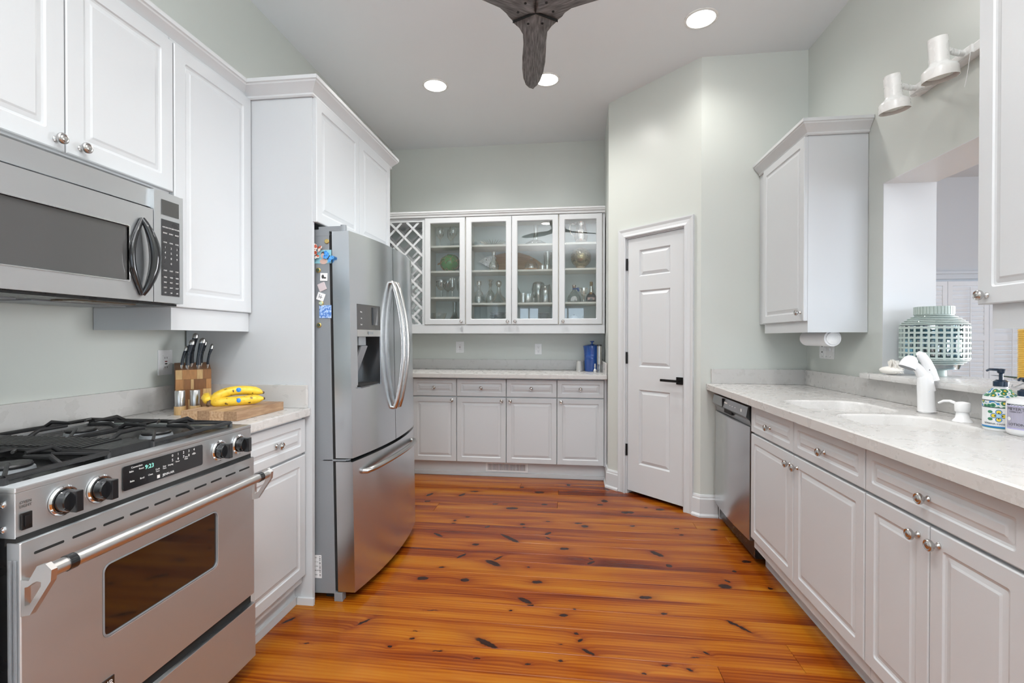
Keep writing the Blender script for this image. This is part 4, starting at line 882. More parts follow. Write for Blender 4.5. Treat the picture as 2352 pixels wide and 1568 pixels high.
# ------------------------------------------------------------------ outlets and switches
def outlet(label, loc, rz, w_=.072, h_=.115, kind='duplex'):
    t = thing('wall_outlet', label, 'outlet', loc, rz)
    obj('plate', MB().box(-w_/2, w_/2, -.006, 0, -h_/2, h_/2, .002), WPLAST, t)
    if kind == 'gfci':
        obj('receptacle', MB().box(-.017, .017, -.008, -.004, -.033, .033, .001), WPLAST, t)
        for s_ in (-1, 1):
            for dx in (-.006, .006): obj('slot', MB().box(dx-.001, dx+.001, -.0084, -.0078, s_*.021-.004, s_*.021+.004), DARKGAP, t)
        obj('reset_button', MB().box(-.006, .006, -.0095, -.008, .002, .007), mat('dull red button', (.20, .03, .03), .4), t)
        obj('test_button', MB().box(-.006, .006, -.0095, -.008, -.008, -.003), DARKGAP, t)
    elif kind == 'duplex':
        for s_ in (-1, 1):
            f_ = obj('receptacle', MB().lathe([(.0165, 0), (.0165, .003), (.015, .0035)], Matrix.Translation((0, -.005, s_*.0195)) @ RX, 20), WPLAST, t)
            for dx in (-.006, .006): obj('slot', MB().box(dx-.001, dx+.001, -.0088, -.0084, s_*.0195-.003, s_*.0195+.006), DARKGAP, f_)
            obj('slot', MB().box(-.002, .002, -.0088, -.0084, s_*.0195-.011, s_*.0195-.007), DARKGAP, f_)
    else:
        for k, dx in enumerate((-.046, 0, .046)):
            if k == 0:
                obj('receptacle', MB().box(dx-.015, dx+.015, -.008, -.004, -.033, .033), WPLAST, t)
                for s_ in (-1, 1): obj('slot', MB().box(dx-.005, dx+.005, -.0085, -.0078, s_*.018-.004, s_*.018+.004), DARKGAP, t)
            else: obj('toggle', MB().box(dx-.004, dx+.004, -.016, -.004, -.009, .009, .001), WPLAST, t)
            for s_ in (-1, 1): obj('screw', MB().lathe([(.003, 0), (.003, .001)], Matrix.Translation((dx, -.006, s_*.045)) @ RX, 8), CHROME, t)
outlet('white outlet with red and black buttons on the left wall behind the knife block', (XL, 1.946, 1.11), R(90), .074, .112, 'gfci')
outlet('white outlet with buttons on the back wall near the fridge', (-1.10, YB, 1.131), 0, .082, .113, 'gfci')
outlet('white double outlet on the back wall, right of the other outlet', (-.312, YB, 1.115), 0, .068, .105)
outlet('white switch and outlet plate beneath the corner wall cabinet', (XR, 3.155, 1.155), R(-90), .165, .118, 'switch')
# ------------------------------------------------------------------ paper towel
t = thing('paper_towel_holder', 'paper towel roll hanging under the corner wall cabinet', 'paper towel', (1.42, 2.80, 1.222), R(-90))
RY = Matrix.Rotation(R(90), 4, 'Y')
obj('paper_roll', MB().lathe([(.02, -.28), (.044, -.28), (.044, -.0), (.02, -.0)], RY, 28), PAPER, t, smooth=40)
obj('end_disc', MB().lathe([(.034, 0), (.034, .006), (.02, .010), (.001, .010)], RY, 24).box(-.0, .008, -.014, .014, 0, .032), WPLAST, t, smooth=40)
obj('end_disc', MB().lathe([(.034, -.288), (.034, -.281)], RY, 24).box(-.288, -.281, -.014, .014, 0, .032), WPLAST, t)
# ------------------------------------------------------------------ items on the left counter
CT = .9022
t = thing('knife_block', 'checkered end grain wooden knife block in the corner of the left counter', 'knife block', (-1.70, 1.885, CT), R(44))
BW, BD = .132, .085
sh = .020   # front leans in slightly, back leans out
def bp(x, u, z): return (x, u + sh*z/.19, z)
obj('side_board', MB().rings([[(-.001, .001, 0), (-.001, BD, 0), (-.001, BD+.03, .205), (-.001, .001, .175)], [(.004, .001, 0), (.004, BD, 0), (.004, BD+.03, .205), (.004, .001, .175)]]), BLOCKS[3], t)
obj('core', MB().rings([[(x, y, z) for y, z in ((.004, 0), (BD, 0), (BD+.03, .205), (.004, .175))] for x in (.004, BW)]), BLOCKS[0], t)
rows = [(.136, .178, [(0, .024, 2), (.024, .078, 1), (.078, .10, 2), (.10, BW, 0)]), (.092, .136, [(0, .03, 1), (.03, .055, 0), (.055, .066, 2), (.066, BW-.02, 3), (BW-.02, BW, 1)]), (.048, .092, [(0, .018, 2), (.018, .06, 3), (.06, .10, 0), (.10, BW, 2)]), (0, .048, [(0, .045, 0), (.045, .08, 2), (.08, BW, 1)])]
for z0, z1, cs_ in rows:
    for a, b_, m_ in cs_: obj('block', MB().box(a+.0003, b_-.0003, 0, .005, z0+.0003, z1-.0003), BLOCKS[m_], t)
KNI = [(.022, .030, .115, 'short dark knife leftmost in the block', .85), (.042, .022, .155, 'dark knife second from left in the block', 1.1), (.058, .055, .185, 'tallest dark knife at the back of the block', 1.15), (.082, .022, .165, 'wide dark knife right of the tallest one', 1.25), (.095, .055, .14, 'slim dark knife behind the wide one', .8), (.118, .030, .125, 'dark knife rightmost in the block', .7)]
Rz = Matrix.Rotation(R(44), 4, 'Z')
for x, y, h_, lb, wd in KNI:
    base = Matrix.Translation((-1.70, 1.885, CT)) @ Rz @ Vector((x, y, .172+y*.22))
    k_ = thing('knife', lb, 'knife', tuple(base), R(44), 'knives in the wooden block')
    L_ = h_*.72; l0 = .020
    def sec(z, w_, d_, lean): return [(math.cos(2*PI*q/10)*w_+lean, math.sin(2*PI*q/10)*d_, z) for q in range(10)]
    obj('bolster', MB().rings([sec(-.03, .002, .001, 0), sec(0, .004*wd, .003, .001), sec(l0, .0075*wd, .005, .003)]), CHROME, k_, smooth=40)
    obj('handle', MB().rings([sec(l0+(L_-l0)*u, (.0080+.0020*u-.002*math.sin(PI*u))*wd, .0065, .003+.014*u*u) for u in (0, .2, .4, .6, .8, 1)]), mat('dark navy knife handle', (.012, .018, .028), .3), k_, smooth=40)
    obj('end_cap', MB().rings([sec(L_, .0100*wd, .0067, .017), sec(L_+.012, .0100*wd, .0065, .019), sec(L_+.020, .007*wd, .005, .020), sec(L_+.023, .002, .002, .020)]), NICKEL, k_, smooth=40)
def mill(x, y, lb):
    t = thing('spice_mill', lb, 'mill', (x, y, CT), 0, 'steel and wood mills beside the knife block')
    obj('wooden_base', MB().lathe([(.021, 0), (.021, .034), (.0205, .035)], n=24), BLOCKS[2], t, smooth=30)
    obj('steel_body', MB().lathe([(.0185, .035), (.0185, .098), (.0175, .100), (.001, .100)], n=24), NICKEL, t, smooth=30)
mill(-1.608, 1.805, 'left steel mill with wooden base in front of the knife block'); mill(-1.565, 1.835, 'right steel mill with wooden base in front of the knife block')
t = obj('wooden_bowl', MB().lathe([(.022, 0), (.034, .010), (.043, .030), (.046, .052), (.043, .052), (.038, .030), (.028, .014), (.001, .010)], n=28), BOWLW, loc=(-1.575, 1.945, CT), smooth=40)
tag(t, 'small turned wooden bowl behind the bananas', 'bowl')
cb = thing('cutting_board', 'thick laminated wooden cutting board on the left counter', 'cutting board', (-1.262, 1.684, CT+.0005), R(0))
xs = [0, -.055, -.115, -.165, -.235]
for k in range(4): obj('lamination', MB().box(xs[k+1]+.0002, xs[k]-.0002, 0, .30, 0, .036, .001), BOARDW if k % 2 else ramp_mat('darker board wood', [(.3, (.25, .14, .075)), (.7, (.42, .27, .16))], .5, scale=6, stretch=(20, 2, 20), detail=5), cb)
BT = CT+.0005+.036
bb = thing('banana_bunch', 'ripe yellow bananas joined at the stem on the cutting board', 'bananas', (-1.47, 1.80, BT+.004))
def banana(pts, r0, name='banana'):
    P = []; n_ = 14
    p0, p1, p2, p3 = [Vector(p) for p in pts]
    for k in range(n_+1):
        u = k/n_; P.append(p0*(1-u)**3+p1*3*u*(1-u)**2+p2*3*u*u*(1-u)+p3*u**3)
    rr = [r0*min(1, .35+1.6*math.sin(PI*min(max(k/n_, .04), .97))**.9) if 0 < k < n_ else r0*.3 for k in range(n_+1)]
    o = obj(name, MB().tube(P, rr, 7), BANANA, bb, smooth=60)
    obj('tip', MB().tube([P[-1], P[-1]+(P[-1]-P[-2]).normalized()*.006], [r0*.32, r0*.2], 7), BROWN, o)
    return o, P
o1, P1 = banana([(0, 0, .012), (.05, .035, .010), (.11, .05, .016), (.17, .10, .020)], .0200)
o2, P2 = banana([(0, .004, .016), (.03, .045, .065), (.09, .085, .062), (.150, .125, .042)], .0195)
o3, P3 = banana([(-.002, 0, .014), (-.02, .004, .030), (-.032, .018, .034), (-.045, .045, .030)], .0185)
obj('stem', MB().tube([(.004, -.016, .002), (.002, -.006, .010), (0, .003, .016)], [.006, .008, .009], 8), BROWN, bb, smooth=40)
for o_, P_ in ((o1, P1), (o2, P2)):
    c = P_[8]; obj('sticker', MB().lathe([(.001, .0206), (.005, .0201), (.0095, .0184)], Matrix.Translation(c) @ Vector((.58, -.78, .22)).to_track_quat('Z', 'Y').to_matrix().to_4x4(), 16), STICK, o_)
# ------------------------------------------------------------------ items on the back counter
def jar(name, lb, cat, loc, parts, group=None):
    t = thing(name, lb, cat, loc, 0, group)
    for nm, prof, m_ in parts: obj(nm, MB().lathe(prof, n=28), m_, t, smooth=35)
    return t
jar('canister', 'tall dark blue lidded stoneware canister on the back counter', 'canister', (.202, 4.52, .9145), [
  ('pot', [(.066, 0), (.070, .006), (.073, .12), (.0745, .122), (.0745, .127), (.073, .129), (.0745, .140), (.0755, .146), (.074, .150), (.076, .162), (.078, .19), (.081, .222), (.081, .230)], BLUE),
  ('lid', [(.083, .230), (.083, .236), (.060, .246), (.020, .252), (.008, .256)], BLUE), ('lid_knob', [(.008, .256), (.007, .268), (.020, .274), (.021, .280), (.012, .283), (.001, .283)], BLUE)])
jar('steel_cylinder', 'tall narrow steel cylinder with glass foot beside the blue canister', 'canister', (.262, 4.40, .9145), [
  ('body', [(.022, .07), (.022, .236), (.001, .238)], NICKEL), ('glass_foot', [(.023, 0), (.023, .068)], GLW), ('cap', [(.0225, .236), (.0225, .250), (.001, .252)], GLOSSBLK)])
jar('stopper', 'small silver bottle stopper in front of the blue canister', 'stopper', (.222, 4.36, .9145), [
  ('base', [(.016, 0), (.016, .022), (.010, .030)], CHROME), ('neck', [(.005, .030), (.005, .046), (.008, .050), (.006, .078), (.001, .080)], STEELB)])
for x, y, lb in ((.085, 4.50, 'clear plastic tumbler stack left of the blue canister'), (.108, 4.56, 'clear tumbler stack right behind the other one, beside the canister')):
    jar('tumbler', lb, 'tumbler', (x, y, .9145), [('cup', [(.030, 0), (.0235, .095), (.0225, .095), (.028, .002)], mat('grey translucent plastic', (.42, .42, .41), .15)), ('rim', [(.031, 0), (.031, .006)], STEELB)], 'tumblers beside the canister')
# ------------------------------------------------------------------ sink items
fx, fy_, fz = 1.462, 2.166, .9145
t = thing('faucet', 'white single lever pull out kitchen faucet behind the sink', 'faucet', (fx, fy_, fz), R(-90))
obj('base_ring', MB().lathe([(.034, 0), (.034, .004), (.031, .006)], n=28), CHROME, t)
obj('body', MB().lathe([(.031, .004), (.0295, .03), (.0285, .10), (.0275, .135), (.026, .150), (.020, .165)], Matrix.Rotation(R(3), 4, 'X'), 28), PORC, t, smooth=40)
sp = MB().tube([(0, .004, .09), (0, -.004, .135), (-.003, -.028, .178), (-.008, -.055, .205)], [.026, .024, .019, .018], 16)
obj('spout', sp, PORC, t, smooth=50)
Mh = Matrix.Translation((-.010, -.060, .207)) @ Matrix.Rotation(R(-24), 4, 'X') @ Matrix.Scale(.86, 4)
h = obj('spray_head', MB().lathe([(.036, -.028), (.0365, -.022), (.034, -.002), (.028, .018), (.018, .030), (.004, .035)], Mh, 28), PORC, t, smooth=45)
obj('spray_face', MB().lathe([(.033, -.0285), (.033, -.030), (.001, -.031)], Mh, 24), GREYM, h)
obj('lever', MB().tube([(.0, .018, .135), (.0, .010, .175), (.0, -.004, .21), (.0, -.022, .238), (.0, -.034, .246)], [.025, .021, .018, .0165, .010], 14), PORC, t, smooth=50)
obj('dot', MB().sphere((.017, -.002, .178), .002, 8, 6), BLACK, t)
t = thing('soap_dispenser', 'white built in soap pump with thin curved spout beside the faucet', 'soap dispenser', (1.44, 1.955, .9145), R(-90))
obj('base', MB().lathe([(.030, 0), (.028, .004), (.021, .014), (.0185, .030), (.018, .036)], n=24), PORC, t, smooth=40)
obj('pump_head', MB().lathe([(.021, .036), (.023, .040), (.023, .066), (.021, .070), (.010, .073), (.001, .074)], n=24), PORC, t, smooth=40)
obj('spout', MB().tube([(-.018, -.004, .062), (-.04, -.012, .070), (-.062, -.020, .068), (-.078, -.026, .058)], [.006, .0055, .005, .0045], 8), PORC, t, smooth=50)
# patterned hand soap
TAL = bpy.data.materials.new('tile pattern print'); TAL.use_nodes = True
n = TAL.node_tree.nodes; l = TAL.node_tree.links; b = n['Principled BSDF']; b.inputs['Roughness'].default_value = .2
tc = n.new('ShaderNodeTexCoord'); mp = n.new('ShaderNodeMapping'); l.new(tc.outputs['Object'], mp.inputs[0]); mp.inputs['Scale'].default_value = (60, 60, 60)
vo = n.new('ShaderNodeTexVoronoi'); vo.inputs['Scale'].default_value = 1; l.new(mp.outputs[0], vo.inputs[0])
cr = n.new('ShaderNodeValToRGB'); e = cr.color_ramp.elements; cr.color_ramp.interpolation = 'CONSTANT'
for k, (p, c) in enumerate([(0, (.75, .55, .05)), (.22, (.02, .13, .10)), (.34, (.06, .25, .12)), (.5, (.75, .78, .75)), (.68, (.03, .22, .5))]):
    if k > 1: e.new(p)
    e[k].position = p; e[k].color = (*c, 1)
l.new(vo.outputs['Distance'], cr.inputs[0]); l.new(cr.outputs[0], b.inputs['Base Color'])
NAVY = mat('navy pump plastic', (.012, .03, .06), .2); BLU2 = mat('bright blue print', (.03, .22, .55), .25); YEL = mat('yellow print', (.80, .62, .05), .3); GRN = mat('green print', (.05, .22, .12), .3)
def ring_dir(px, py): return math.atan2(-py, -px)
def decal(parent, c, poly, r, ang, m_, name, h=.0004):
    # polygon in (arc length, z) wrapped on the cylinder of radius r, facing angle ang
    mb = MB(); a = []; bq = []
    for s_, z in poly:
        th = ang + s_/r; a.append(((r+.0001)*math.cos(th), (r+.0001)*math.sin(th), z)); bq.append(((r+h)*math.cos(th), (r+h)*math.sin(th), z))
    return obj(name, mb.rings([a, bq]), m_, parent)
def ell(cx, cz, a, b_, n=14): return [(cx+a*math.cos(2*PI*k/n), cz+b_*math.sin(2*PI*k/n)) for k in range(n)]
def wrap_text(body, size, m_, parent, r, ang, z, s0=0, align='CENTER'):
    cu = bpy.data.curves.new('t', 'FONT'); cu.body = body; cu.size = size; cu.extrude = .0001; cu.align_x = align; cu.resolution_u = 2
    q = bpy.data.objects.new('t', cu); C.objects.link(q); bpy.context.view_layer.update()
    me = bpy.data.meshes.new_from_object(q.evaluated_get(bpy.context.evaluated_depsgraph_get())); bpy.data.objects.remove(q); bpy.data.curves.remove(cu)
    for v in me.vertices:
        th = ang+(v.co.x+s0)/r; rr = r+.0004+v.co.z; zz_ = v.co.y+z; v.co = (rr*math.cos(th), rr*math.sin(th), zz_)
    me.materials.clear(); return obj('lettering', me, m_, parent)
sx_, sy_ = 1.440, 1.797
t = thing('soap_bottle', 'tile patterned hand soap bottle in blue green and yellow with dark pump', 'soap bottle', (sx_, sy_, .9145))
ang = math.atan2(-sy_, -sx_)-.10
obj('bottle', MB().lathe([(.044, 0), (.0455, .006), (.0455, .104), (.044, .112), (.022, .138), (.017, .142), (.017, .146)], n=36), PORC, t, smooth=40)
obj('shoulder_print', MB().lathe([(.0445, .1125), (.0225, .1385)], n=36, caps=(False, False)), TAL, t, smooth=40)
obj('print_band', MB().lathe([(.0458, .078), (.0458, .098)], n=36, caps=(False, False)), TAL, t, smooth=40)
for z0, z1, m_ in ((.0985, .101, NAVY), (.0755, .0778, NAVY), (.010, .015, BLU2), (.008, .010, GRN)): obj('print_line', MB().lathe([(.0458, z0), (.0458, z1)], n=36, caps=(False, False)), m_, t, smooth=40)
decal(t, 0, [(-.034, .030), (.034, .030), (.034, .072), (-.034, .072)], .0456, ang, mat('pale print ground', (.72, .78, .78), .3), 'print_ground', .0002)
for sx in (-1, 1):
    for sz in (-1, 1): decal(t, 0, ell(sx*.022, .050+sz*.012, .007, .005), .0456, ang, GRN, 'printed_leaf', .0003)
for k, (a_, c_) in enumerate(((0, 1), (90, 1), (180, 1), (270, 1))):
    dx, dz = math.cos(R(a_))*.0125, math.sin(R(a_))*.0125
    decal(t, 0, ell(dx, .050+dz, .0085, .0085), .0456, ang, BLU2, 'printed_petal', .0004); decal(t, 0, ell(dx, .050+dz, .0062, .0062), .0456, ang, YEL, 'printed_petal', .0005)
    decal(t, 0, ell(dx*.7, .050+dz*.7, .0022, .0022), .0456, ang, NAVY, 'printed_dot', .0006)
decal(t, 0, ell(0, .050, .006, .006), .0456, ang, mat('light blue print', (.35, .60, .80), .3), 'printed_dot', .0006)
wrap_text('VERBENA~HAND SOAP', .0078, NAVY, t, .0456, ang, .0205)
def pump(t, z, s_=1, spout_dir=ang-PI*.5):
    obj('pump_collar', MB().lathe([(.020*s_, z), (.020*s_, z+.016), (.016*s_, z+.018), (.012*s_, z+.022)], n=24), NAVY, t, smooth=35)
    p = MB().lathe([(.0055, z+.02), (.0055, z+.042), (.010, z+.046), (.011, z+.056), (.012, z+.058), (.001, z+.060)], n=18)
    dx, dy = math.cos(spout_dir), math.sin(spout_dir)
    p.tube([(0, 0, z+.055), (dx*.028, dy*.028, z+.056), (dx*.036, dy*.036, z+.050)], [.0045, .004, .003], 8)
    obj('pump', p, NAVY, t, smooth=35)
pump(t, .146, 1, R(150))
t = thing('lotion_bottle', 'white lotion bottle with lavender label at the right picture edge', 'lotion bottle', (1.437, 1.702, .9145))
obj('bottle', MB().lathe([(.040, 0), (.0455, .005), (.0470, .012), (.0470, .096), (.045, .106), (.036, .116), (.022, .120), (.020, .124)], n=36), PORC, t, smooth=40)
ang2 = math.atan2(-1.722, -1.437)-.08
LAV = mat('lavender label', (.50, .47, .74), .35); 
decal(t, 0, [(-.050+.1*k/12, .020) for k in range(13)]+[(.050-.1*k/12, .094) for k in range(13)], .0471, ang2, LAV, 'label', .0002)
decal(t, 0, [(-.050+.1*k/12, .0945) for k in range(13)]+[(.050-.1*k/12, .099) for k in range(13)], .0471, ang2, NAVY, 'label_band', .0003)
decal(t, 0, [(-.050+.056*k/8, .024) for k in range(9)]+[(.006-.056*k/8, .092) for k in range(9)], .0473, ang2, mat('grey label field', (.42, .40, .50), .4), 'label_field', .0003)
wrap_text("MEYER'S", .0125, DPRINT, t, .0477, ang2, .080, -.022); wrap_text('CLEAN DAY', .006, DPRINT, t, .0477, ang2, .073, -.022); wrap_text('LOTION', .011, DPRINT, t, .0477, ang2, .032, -.020)
decal(t, 0, ell(-.040, .052, .006, .006), .0476, ang2, WPLAST, 'label_dot', .0004)
pump(t, .124, 1.05, R(200))
# candle on a wire stand on the ledge
t = thing('candle_stand', 'dark scrolled wire candle stand on the pass-through ledge', 'candle stand', (1.615, 1.893, 1.0445))
st_ = MB().lathe([(.0, .024), (.030, .024), (.046, .030), (.046, .033), (.0, .028)], n=24)
for k in range(3):
    a = R(120*k+40); st_.tube([(0, 0, .024), (.02*math.cos(a), .02*math.sin(a), .018), (.044*math.cos(a), .044*math.sin(a), .003), (.052*math.cos(a), .052*math.sin(a), .004), (.050*math.cos(a), .050*math.sin(a), .012)], .0022, 6)
obj('frame', st_, NICKEL, t, smooth=40)
prof = []
for k in range(27):
    z = .0+k*.0065; prof += [(.034, z), (.0375, z+.00325)]
t = obj('candle', MB().lathe([(.001, -.0)]+prof+[(.034, .177), (.001, .178)], n=28), CREAMC, smooth=50, loc=(1.615, 1.893, 1.0445+.0335))
tag(t, 'yellow ribbed pillar candle on the wire stand', 'candle')
# lantern
LC = (1.712, 2.495, 1.0445)
t = thing('lantern', 'sage woven bamboo lantern with ribbed collar and blue glass inside', 'lantern', LC)
LR = .128
obj('foot', MB().lathe([(.048, 0), (.048, .030), (.030, .032)], n=36), LANT, t, smooth=30)
for k in range(6):
    z = .034+k*.0085; r_ = .058+(LR-.058)*((k)/5.5)**.75; obj('hoop', MB().tube([(r_*math.cos(2*PI*q/32), r_*math.sin(2*PI*q/32), z) for q in range(32)], .0032, 6, closed=True), LANT, t, smooth=True)
for k in range(7):
    z = .086+k*.0235; obj('hoop', MB().rings([[( (LR+dr)*math.cos(2*PI*q/36), (LR+dr)*math.sin(2*PI*q/36), z+dz) for q in range(36)] for dr, dz in ((.0, -.0045), (.002, -.0045), (.002, .0045), (.0, .0045))], closed=True), LANT, t)
for k in range(6):
    z = .243+k*.0085; r_ = LR-(LR-.070)*((k+.5)/5.5)**1.3; obj('hoop', MB().tube([(r_*math.cos(2*PI*q/32), r_*math.sin(2*PI*q/32), z) for q in range(32)], .0032, 6, closed=True), LANT, t, smooth=True)
STP = MB().box(-.0045, .0045, -.001, .001, .080, .236).mesh('upright')
for k in range(30):
    a = 2*PI*k/30; obj('upright', STP, LANT, t, loc=(LR*math.cos(a), LR*math.sin(a), 0), rot=(0, 0, a+PI/2))
STR = MB().box(-.005, .005, -.0012, .0012, .290, .326).mesh('collar_rib')
for k in range(36):
    a = 2*PI*k/36; obj('collar_rib', STR, LANT, t, loc=(.074*math.cos(a), .074*math.sin(a), 0), rot=(0, 0, a+PI/2))
obj('collar', MB().lathe([(.073, .288), (.073, .327), (.068, .327), (.068, .288)], n=36), LANT, t)
obj('glass_cylinder', MB().lathe([(.09, .035), (.105, .08), (.105, .24), (.07, .285)], n=32, caps=(False, False)), glassmat('blue lantern glass', (.20, .42, .50), .25, .05), t, smooth=60)
obj('candle', MB().lathe([(.035, .034), (.035, .13), (.001, .13)], n=20), mat('dark candle holder', (.02, .02, .018), .4), t)
# coral shell
t = thing('coral', 'white ruffled coral piece on the ledge beside the lantern', 'coral', (1.558, 2.545, 1.0445), R(-70)); t.scale = (1.3, 1.3, 1.3)
rc = random.Random(3)
for k in range(7):
    a0 = R(-70+k*24); pts = []
    ring0 = []; ring1 = []
    for q in range(10):
        u = q/9; rr = .055*(1-.25*abs(u-.5))+.006*math.sin(q*2.3+k); th = R(8+u*100)
        ring0.append((math.cos(a0)*rr*math.cos(th)*.9, math.sin(a0)*rr*math.cos(th)*.5, rr*math.sin(th)+.001)); 
    P0 = [(0, 0, .0)]+ring0; P1 = [(x, y+.004+.002*math.sin(x*300), z) for x, y, z in P0]
    obj('ruffle', MB().rings([P0, P1]), CORAL, t)
obj('base', MB().sphere((0, 0, .016), .034, 16, 8, (1.25, .8, .46)), CORAL, t, smooth=40)
# plant on the far side of the ledge
t = thing('potted_plant', 'dark green leafy plant just beyond the pass-through ledge', 'plant', (2.02, 2.10, .70))
obj('pot', MB().lathe([(.07, 0), (.09, .16), (.085, .16), (.07, .02)], n=24), PORC, t, smooth=30)
def leaf(parent, base, tip, w_, roll=0, droop=.02):
    b0 = Vector(base); t0 = Vector(tip); d = t0-b0; side = d.cross(Vector((0, 0, 1))).normalized(); upv = side.cross(d).normalized()
    L, Rr, Mi = [], [], []
    for k in range(8):
        u = k/7; c = b0+d*u-Vector((0, 0, droop*4*u*(u-1)*-1*0)); wv_ = w_*math.sin(PI*min(u*.95+.03, 1))**.8*(1-.25*u); c = c+upv*(.02*math.sin(PI*u))
        L.append(c+side*wv_-upv*wv_*.25); Rr.append(c-side*wv_-upv*wv_*.25); Mi.append(c)
    vs = L+Mi+Rr; fs = []
    for k in range(7): fs += [(k, k+1, 8+k+1, 8+k), (8+k, 8+k+1, 16+k+1, 16+k)]
    mb = MB().faces(vs, fs); bmesh.ops.solidify(mb.b, geom=list(mb.b.faces), thickness=.0012)
    obj('leaf', mb, LEAFM, parent, smooth=40)
LF = [((0, 0, .30), (-.16, .14, .335), .040), ((0, 0, .30), (-.12, .02, .385), .045), ((-.02, 0, .30), (-.17, .26, .36), .035), ((0, 0, .32), (-.15, -.08, .40), .045), ((0, 0, .30), (.12, .1, .40), .045), ((0, 0, .3), (.1, -.14, .38), .045), ((0, .02, .31), (-.08, .16, .41), .035)]
for b_, q, w_ in LF: leaf(t, b_, q, w_)
obj('stems', MB().tube([(0, 0, .15), (0, 0, .32)], .006, 6).tube([(.02, 0, .15), (.03, .02, .36)], .004, 6).tube([(0, 0, .30), (-.06, -.06, .42), (-.09, -.09, .45)], .003, 6), LEAFM, t)
leaf(t, (-.09, -.09, .45), (-.15, -.06, .365), .045)
# table of the adjoining room carrying the plant
tb = thing('side_table', 'white table under the leafy plant beyond the pass-through', 'table', (2.02, 2.10, 0))
obj('tabletop', MB().box(-.18, .3, -.3, .3, .67, .6995, .003), TRIM, tb)
for x in (-.15, .27):
    for y in (-.27, .27): obj('leg', MB().box(x-.02, x+.02, y-.02, y+.02, 0, .67), TRIM, tb)

# ------------------------------------------------------------------ glassware
GY = 4.53
def Z(z): return z+.0095
S1 = [1.3635, Z(1.602), Z(1.849), Z(2.087)]
def glass(name, lb, cat, x, y, z, prof, group, m_=None, n=20, inner=True):
    t = obj(name, MB().lathe(prof, n=n, caps=(True, False)), m_ or GLW, loc=(x, y, z), smooth=45)
    return tag(t, lb, cat, group)
WINE = [(.030, 0), (.030, .002), (.004, .006), (.0035, .075), (.012, .085), (.032, .110), (.037, .140), (.034, .175), (.029, .195)]
FLUTE = [(.030, 0), (.029, .003), (.006, .008), (.008, .05), (.005, .065), (.020, .085), (.024, .10), (.026, .19)]
GOB = [(.032, 0), (.030, .004), (.008, .01), (.010, .07), (.030, .085), (.046, .11), (.050, .17)]
for x, y, lb in ((-1.245, 4.50, 'leftmost stemmed wine glass on the top shelf beside the rack'), (-1.165, 4.60, 'stemmed wine glass standing behind between two others on the top shelf'), (-1.115, 4.49, 'middle stemmed wine glass on the top shelf above the green float'), (-1.03, 4.53, 'stemmed wine glass at the right frame edge above the green float')):
    glass('wine_glass', lb, 'wine glass', x, y, S1[3], WINE, 'wine glasses on the top shelf')
for x, y, lb in ((-1.125, 4.50, 'clear champagne flute in the middle under the green float'), (-1.045, 4.50, 'clear champagne flute at the right under the green float'), (-1.085, 4.62, 'clear flute standing behind the two front flutes')):
    glass('flute', lb, 'flute', x, y, S1[1], FLUTE, 'flutes on the third shelf')
for x, y, lb in ((-1.235, 4.50, 'goblet with dark speckled bowl, front one under the green float'), (-1.20, 4.62, 'goblet with dark speckled bowl, rear one under the green float')):
    g = glass('goblet', lb, 'goblet', x, y, S1[1], GOB, 'speckled goblets')
    rr = random.Random(int(-x*1000))
    for k in range(14):
        a = rr.uniform(0, 2*PI); z = rr.uniform(.115, .165); r_ = .0475+(z-.11)*.06
        obj('speck', MB().box(-.003, .003, -.0006, .0006, -.004, .004), DPRINT, g, loc=(r_*math.cos(a), r_*math.sin(a), z), rot=(0, rr.uniform(-1, 1), a+PI/2))
# green glass float in rope net
t = thing('glass_float', 'green glass fishing float in a knotted jute net', 'glass float', (-1.155, 4.53, Z(1.849)+.087))
obj('ball', MB().sphere((0, 0, 0), .085, 28, 18, (1.08, 1, 1)), GLG, t, smooth=True)
nr = .0885
def sp_(la, lo): return (nr*1.08*math.sin(R(la)) , -nr*math.cos(R(la))*math.cos(R(lo)), nr*math.cos(R(la))*math.sin(R(lo)))
for k in range(4):
    lo0 = 90*k+20
    for sg in (-1, 1):
        pts = [sp_(-88+176*q/14, lo0+sg*30*(1 if (q//3) % 2 == 0 else -1)*min(1, abs(1-2*((q % 3)/3)))+0) for q in range(15)]
        obj('rope', MB().tube(pts, .0024, 6), JUTE, t, smooth=40)
for sx in (-1, 1): obj('rope_knot', MB().tube([(sx*.092, 0, 0), (sx*.108, -.004, -.004), (sx*.122, -.006, -.012)], [.010, .008, .005], 8), JUTE, t, smooth=40)
# tall vase, bottom of first cabinet
glass('vase', 'grey green long necked glass vase on the bottom shelf near the wine rack', 'vase', -1.13, 4.615, S1[0], [(.085, 0), (.088, .01), (.07, .035), (.035, .07), (.020, .11), (.017, .16), (.024, .215)], 'vases on the bottom shelf', glassmat('smoky glass', (.62, .72, .72), .14, .05), 24)
glass('glass_bowl', 'shallow clear glass bowl leaning left of the long necked vase', 'bowl', -1.255, 4.49, S1[0], [(.03, 0), (.045, .02), (.065, .06), (.078, .10)], 'bowls on the bottom shelf')
glass('glass_bowl', 'small clear glass bowl right of the long necked vase', 'bowl', -1.03, 4.47, S1[0], [(.025, 0), (.035, .015), (.045, .045)], 'bowls on the bottom shelf')
# second cabinet
t = glass('crystal_bowl', 'low spiky cut crystal bowl alone on the top shelf', 'bowl', -.735, 4.53, S1[3], [(.03, 0), (.06, .008), (.10, .030)], None)
CR_ = glassmat('cut crystal', (.96, .95, .90), .35, .15)
for k in range(26):
    a = 2*PI*k/26; obj('spike', MB().tube([(.03*math.cos(a), .03*math.sin(a), .004), (.125*math.cos(a), .125*math.sin(a), .046)], [.006, .002], 5), CR_, t)
